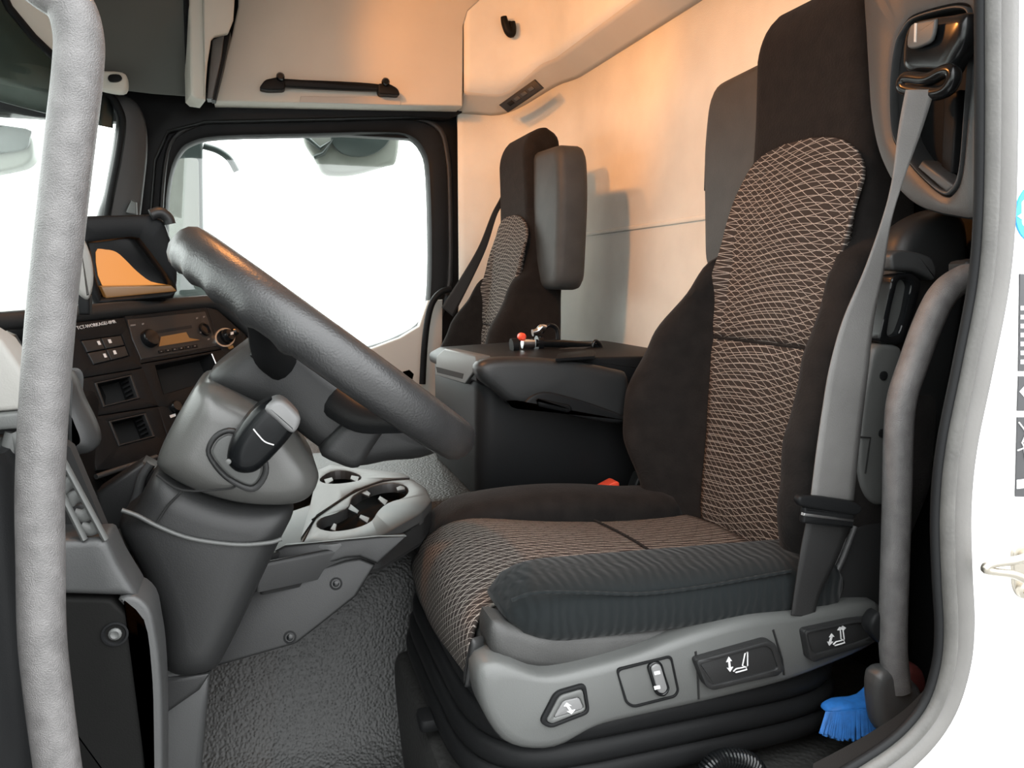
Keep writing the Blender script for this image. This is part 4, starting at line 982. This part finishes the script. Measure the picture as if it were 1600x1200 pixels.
hb = slab('hub_cover', crom(WL([(326, 588), (345, 570), (395, 532), (425, 512), (470, 525), (520, 575), (600, 632), (690, 690), (700, 706), (660, 722), (610, 726), (560, 735), (520, 718), (470, 682), (440, 652), (405, 640), (365, 628), (335, 614), (323, 602)], Y=.985), 3, True), YN, .15, 'dark_plastic', sw, r=.028, steps=5)
slab('hub_wedge', WL([(402, 530), (428, 508), (478, 545), (452, 558), (400, 566), (390, 556)], Y=.982), YN, .1, 'black_plastic', hb, r=.006)
slab('hub_cheek', crom(WL([(500, 706), (545, 655), (590, 622), (618, 632), (612, 660), (585, 702), (562, 734), (530, 728)], Y=.972), 3, True), YN, .06, 'dark_plastic', hb, r=.014)
tube('hub_strut', crom(WL([(412, 486), (424, 496), (432, 508), (430, 520)], Y=1.0), 5), .008, 'gloss_black', sw, 10)

col = thing('steering_column', tuple(W(300, 1000, Y=1.03)), 'steering column with dark cowl and tapering lower shroud', 'steering column')
slab('cowl', crom(WL([(240, 728), (258, 684), (296, 618), (318, 602), (350, 612), (400, 636), (440, 655), (472, 700), (498, 740), (500, 764), (482, 790), (440, 800), (365, 795), (292, 772), (246, 744)], Y=.945), 3, True), YN, .2, 'satin_cowl', col, r=.036, steps=6)
slab('shroud', crom(WL([(178, 832), (206, 800), (244, 742), (300, 768), (365, 792), (450, 797), (460, 812), (442, 850), (415, 905), (380, 980), (345, 1048), (325, 1066), (256, 1066), (244, 980), (215, 905)], Y=.965), 3, True), YN, .16, 'dark_plastic', col, r=.034, steps=5)
tube('shroud_edge', crom(WL([(190, 797), (215, 806), (250, 824), (300, 842), (370, 851), (420, 848), (440, 842)], Y=.9625), 5), .0028, 'mid_plastic', col, 8)
tube('shroud_seam', WL([(284, 768), (262, 790), (246, 815)], Y=.963), .0016, 'matt_hole', col, 6)
tube('cowl_seam', crom(WL([(245, 742), (285, 766), (352, 764), (368, 760)], Y=.9445), 4), .0013, 'matt_hole', col, 6)
slab('lower_shaft', WL([(254, 1050), (330, 1040), (322, 1110), (306, 1290), (250, 1290)], Y=.985), YN, .08, 'grey_plastic', col, r=.008)
slab('shaft_collar', WL([(248, 1062), (330, 1052), (312, 1080), (252, 1122)], Y=.98), YN, .08, 'dark_plastic', col, r=.006)
bo_px = [(322, 712), (326, 690), (342, 674), (366, 670), (395, 690), (416, 715), (420, 740), (408, 762), (392, 770), (366, 760), (342, 742)]
bi_px = [(330, 710), (334, 694), (346, 682), (364, 679), (390, 698), (408, 720), (410, 738), (402, 754), (390, 760), (368, 751), (348, 735)]
frame('stalk_ring', crom(WL(bo_px, Y=.940), 3, True), crom(WL(bi_px, Y=.940), 3, True), YN, .02, 'dark_plastic', col, r=.003)
slab('stalk_boot', crom(WL(bi_px, Y=.9435), 3, True), YN, .01, 'mid_plastic', col, r=.004)
stk = slab('selector_stalk', crom(WL([(354, 724), (360, 694), (384, 656), (410, 632), (432, 628), (452, 642), (466, 662), (456, 684), (432, 712), (405, 738), (385, 744), (366, 740)], Y=.885), 4, True), YN, .055, 'stalk_black', col, r=.016, steps=5)
stk['label'] = 'glossy black column selector stalk'
slab('stalk_cap', crom(WL([(414, 641), (428, 627), (444, 627), (462, 643), (470, 656), (463, 674), (452, 676), (432, 658)], Y=.881), 3, True), YN, .05, 'grey_button', stk, r=.006)
tube('stalk_line', crom(WL([(396, 670), (404, 680), (414, 690), (428, 695)], Y=.884), 5), .0012, 'silver', stk, 6)
lathe('stalk_pin', tuple(W(357, 721, Y=.888)), YN, [(.003, -.001), (.003, .002), (.0015, .0025)], 'mid_plastic', stk, 10)

# knee panel and cup holder console
KN = V(-.1, -.95, .25).normalized(); KP = (W(540, 858, Y=1.085), KN)
kn = thing('knee_panel', tuple(W(480, 960, pl=KP)), 'grey angular lower dash panel with two screws under the cup holders', 'panel trim')
slab('upper_band', WL([(330, 912), (445, 852), (592, 838), (636, 838), (590, 881), (562, 870), (540, 872), (412, 912), (330, 938)], pl=KP), KN, .10, 'dark_plastic', kn, r=.004)
slab('lower_plate', WL([(300, 950), (412, 915), (540, 876), (562, 873), (586, 883), (556, 932), (502, 975), (462, 1006), (330, 1044)], pl=KP), KN, .08, 'dark_plastic', kn, r=.004)
for px, py in ((525, 912), (453, 996)):
    c = W(px, py, pl=KP); lathe('screw_cup', tuple(c), KN, [(.009, -.002), (.009, .001), (.007, .0012), (.006, -.001)], 'black_plastic', kn, 18)
    lathe('screw', tuple(c), KN, [(.0045, -.001), (.0045, .001), (.0025, .002)], 'gloss_black', kn, 12)
CZ = .478
cup = thing('cup_holder_console', tuple(W(570, 800, Z=CZ)), 'grey green cup holder console behind the steering column', 'cup holder')
ZN = V(0, 0, 1)
def cz(pts, z=CZ): return WL(pts, Z=z)
A_out = [(472, 851), (494, 806), (556, 766), (600, 750), (642, 746), (666, 762), (675, 782), (660, 801), (592, 839), (520, 850)]
A_in = [(496, 822), (504, 809), (528, 801), (545, 791), (552, 776), (576, 762), (606, 755), (630, 757), (638, 766), (628, 778), (604, 786), (590, 798), (580, 813), (556, 824), (520, 829)]
B_out = [(470, 840), (494, 805), (555, 765), (600, 749), (641, 745), (628, 739), (515, 726), (496, 734), (484, 790)]
B_in = [(500, 748), (516, 737), (540, 735), (562, 742), (560, 750), (530, 755), (508, 754)]
frame('cup_plate', rounded(cz(A_out), .008), crom(cz(A_in), 3, True), ZN, .018, 'grey_plastic', cup, r=.004)
frame('rear_cup_plate', cz(B_out, CZ-.002), crom(cz(B_in, CZ-.002), 3, True), ZN, .018, 'grey_plastic', cup, r=.003)
U_out = [(395, 874), (395, 815), (496, 734), (515, 726), (641, 745), (666, 762), (675, 782), (660, 801), (592, 839), (520, 850)]
uo = rounded([p+V(0, 0, -.008) for p in cz(U_out)], .01); uc = sum(uo, Vector())/len(uo)
frame('console_wall', [uc+(p-uc)*1.0 for p in uo], [uc+(p-uc)*.95 for p in uo], ZN, .04, 'dark_plastic', cup, r=.006)
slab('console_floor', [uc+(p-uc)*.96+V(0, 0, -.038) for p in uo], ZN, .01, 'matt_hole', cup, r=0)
for a, b in (((545, 791), (560, 800)), ((576, 813), (562, 806)), ((604, 786), (592, 777)), ((566, 766), (578, 773)), ((520, 828), (524, 818)), ((632, 760), (620, 764)), ((560, 749), (548, 745)), ((508, 753), (520, 748))):
    d = V(b[0]-a[0], b[1]-a[1], 0).normalized(); n_ = V(-d.y, d.x, 0)*4.5
    slab('cup_finger', cz([(a[0]-n_.x, a[1]-n_.y), (b[0]-n_.x*.6, b[1]-n_.y*.6), (b[0]+n_.x*.6, b[1]+n_.y*.6), (a[0]+n_.x, a[1]+n_.y)], CZ-.003), ZN, .004, 'grey_plastic', cup, r=.001)
slab('console_nose', [p for p in cz([(396, 873), (396, 818), (486, 788), (494, 806), (472, 852)], CZ-.006)], ZN, .03, 'dark_plastic', cup, r=.003)
tube('console_groove', crom(cz([(488, 812), (520, 790), (556, 768), (600, 752), (640, 748)], CZ+.0005), 4), .0016, 'matt_hole', cup, 6)

# ================================================================== STORAGE BOX between the seats
bx = thing('storage_box', (.66, 1.58, .43), 'black lidded storage box standing between the two seats', 'storage box')
box('box_body', (.67, 1.585, .55), (.56, .40, .26), 'black_plastic', bx, r=.022)
lidp = [V(.385, 1.375, .662), V(.385, 1.375, .682), V(.41, 1.375, .695), V(.60, 1.375, .703), V(.84, 1.375, .700), V(.90, 1.375, .69), V(.935, 1.375, .665), V(.945, 1.375, .64), V(.40, 1.375, .655)]
slab('lid', rounded(lidp, .008), YN, .42, 'black_plastic', bx, r=.006)
lt = slab('latch_cap', WL([(682, 556), (694, 545), (742, 556), (746, 572), (726, 600), (680, 586)], X=.380), (-1, 0, 0), .03, 'mid_plastic', bx, r=.003)
slab('latch_slot', WL([(681, 573), (724, 584), (722, 592), (683, 582)], X=.3795), (-1, 0, 0), .003, 'matt_hole', lt, r=0)

gd = thing('folding_lamp', tuple(W(860, 548, Y=1.58)), 'folded black and chrome work lamp lying on the storage box', 'lamp tool')
gy = 1.60
tube('lamp_shaft', WL([(836, 536), (880, 537), (935, 541)], Y=gy), .0085, 'gloss_black', gd, 14)
tube('chrome_sleeve', WL([(816, 537), (834, 537)], Y=gy-.004), .011, 'chrome', gd, 14)
tube('collar', WL([(838, 537), (846, 537)], Y=gy), .018, 'gloss_black', gd, 16)
tube('end_cap', WL([(799, 540), (808, 539)], Y=gy), .016, 'black_plastic', gd, 16)
tube('end_ring', crom(WL([(930, 533), (938, 538), (940, 548), (932, 550), (926, 543)], Y=gy-.01), 4, True), .004, 'gloss_black', gd, 8, closed=True)
tube('hook', crom(WL([(832, 520), (840, 518), (846, 512), (852, 513)], Y=gy), 4), .008, 'chrome', gd, 10)
tube('hook_loop', crom(WL([(846, 520), (858, 508), (870, 514), (872, 530)], Y=gy+.01), 4), .005, 'gloss_black', gd, 8)
lathe('switch_knob', tuple(W(814, 526, Y=gy)), YN, [(.009, 0), (.009, .01), (.005, .014)], 'red_button', gd, 12)
slab('strap', WL([(848, 549), (890, 541), (925, 540), (905, 548), (885, 552)], Y=gy-.03), V(0, -.8, .6), .004, 'webbing_black', gd, r=.001)
slab('manual', WL([(868, 560), (872, 552), (926, 546), (931, 550), (929, 556)], Z=.710), ZN, .006, 'black_plastic', gd, r=.001)

# passenger belt strap
pb = thing('passenger_belt', tuple(W(735, 400, Y=2.36)), 'black belt strap running from the passenger headrest to the door', 'seat belt')
strap('strap_web', [((792, 285), (800, 290), 2.27, 2.27), ((780, 312), (788, 316), 2.31, 2.31), ((768, 335), (776, 338), 2.34, 2.34), ((748, 385), (760, 388), 2.38, 2.38), ((722, 430), (736, 440), 2.42, 2.42), ((690, 480), (708, 495), 2.45, 2.45)], 'webbing_black', pb)

# ================================================================== marks on the white skin
SKY_ = DOOR_Y+.0015
bs = thing('round_sticker', tuple(W(1622, 332, Y=SKY_)), 'round blue sticker with white sign on the white body panel', 'sticker')
cc = W(1622, 332, Y=SKY_); rr = (W(1587, 332, Y=SKY_)-cc).length
lathe('sticker_disc', tuple(cc), YN, [(rr, -.001), (rr, .0006)], 'sticker_blue', bs, 48)
bso = rounded(WL([(1596, 314), (1608, 309), (1650, 309), (1650, 357), (1608, 357), (1597, 352)], Y=SKY_-.0008), .004)
bsi = rounded(WL([(1603, 321), (1611, 318), (1640, 318), (1640, 348), (1611, 348), (1604, 345)], Y=SKY_-.0008), .003)
frame('sticker_sign', bso, bsi, YN, .0006, 'white_print', bs, r=.0001)
slab('sticker_arrow', WL([(1590, 338), (1602, 330), (1602, 335), (1616, 336), (1616, 341), (1602, 342), (1601, 346)], Y=SKY_-.0012), YN, .0006, 'white_print', bs, r=0)
bl = thing('warning_label', tuple(W(1610, 600, Y=SKY_)), 'tall black warning label with white pictograms on white panel', 'label')
for pts in ([(1594, 428), (1660, 428), (1660, 580), (1592, 580)], [(1592, 588), (1660, 588), (1660, 642), (1590, 642)], [(1590, 652), (1660, 652), (1660, 778), (1587, 776)]):
    slab('label_field', WL(pts, Y=SKY_), YN, .0012, 'sticker_black', bl, r=0)
for k in range(7):
    slab('label_line', WL([(1595, 478+k*14), (1640, 478+k*14), (1640, 484+k*14), (1595, 485+k*14)], Y=SKY_-.0004), YN, .0004, 'white_print', bl, r=0)
slab('label_pictogram', WL([(1593, 612), (1608, 596), (1614, 604), (1602, 622)], Y=SKY_-.0004), YN, .0004, 'white_print', bl, r=0)
for pts in ([(1592, 660), (1604, 676), (1597, 692), (1604, 706)], [(1590, 704), (1600, 700), (1602, 716), (1606, 722)]):
    tube('label_pictogram', WL(pts, Y=SKY_-.0004), .0009, 'white_print', bl, 6)
slab('label_grid', WL([(1589, 750), (1606, 748), (1606, 762), (1589, 764)], Y=SKY_-.0004), YN, .0004, 'white_print', bl, r=0)
stt = thing('door_striker', tuple(W(1590, 890, Y=DOOR_Y-.01)), 'steel door striker loop screwed to the white panel', 'striker')
tube('loop', crom(WL([(1612, 868), (1585, 876), (1555, 880), (1542, 884), (1540, 890), (1552, 893), (1585, 898), (1612, 912)], Y=DOOR_Y-.022), 5), .0042, 'striker_steel', stt, 10)
slab('striker_plate', rounded(WL([(1584, 860), (1600, 848), (1640, 848), (1640, 936), (1596, 936), (1586, 920)], Y=DOOR_Y-.001), .006), YN, .006, 'striker_steel', stt, r=.001)
for px, py in ((1600, 868), (1596, 920)):
    lathe('striker_screw', tuple(W(px, py, Y=DOOR_Y-.001)), YN, [(.008, 0), (.008, .004), (.004, .005), (.003, .002)], 'striker_steel', stt, 14)
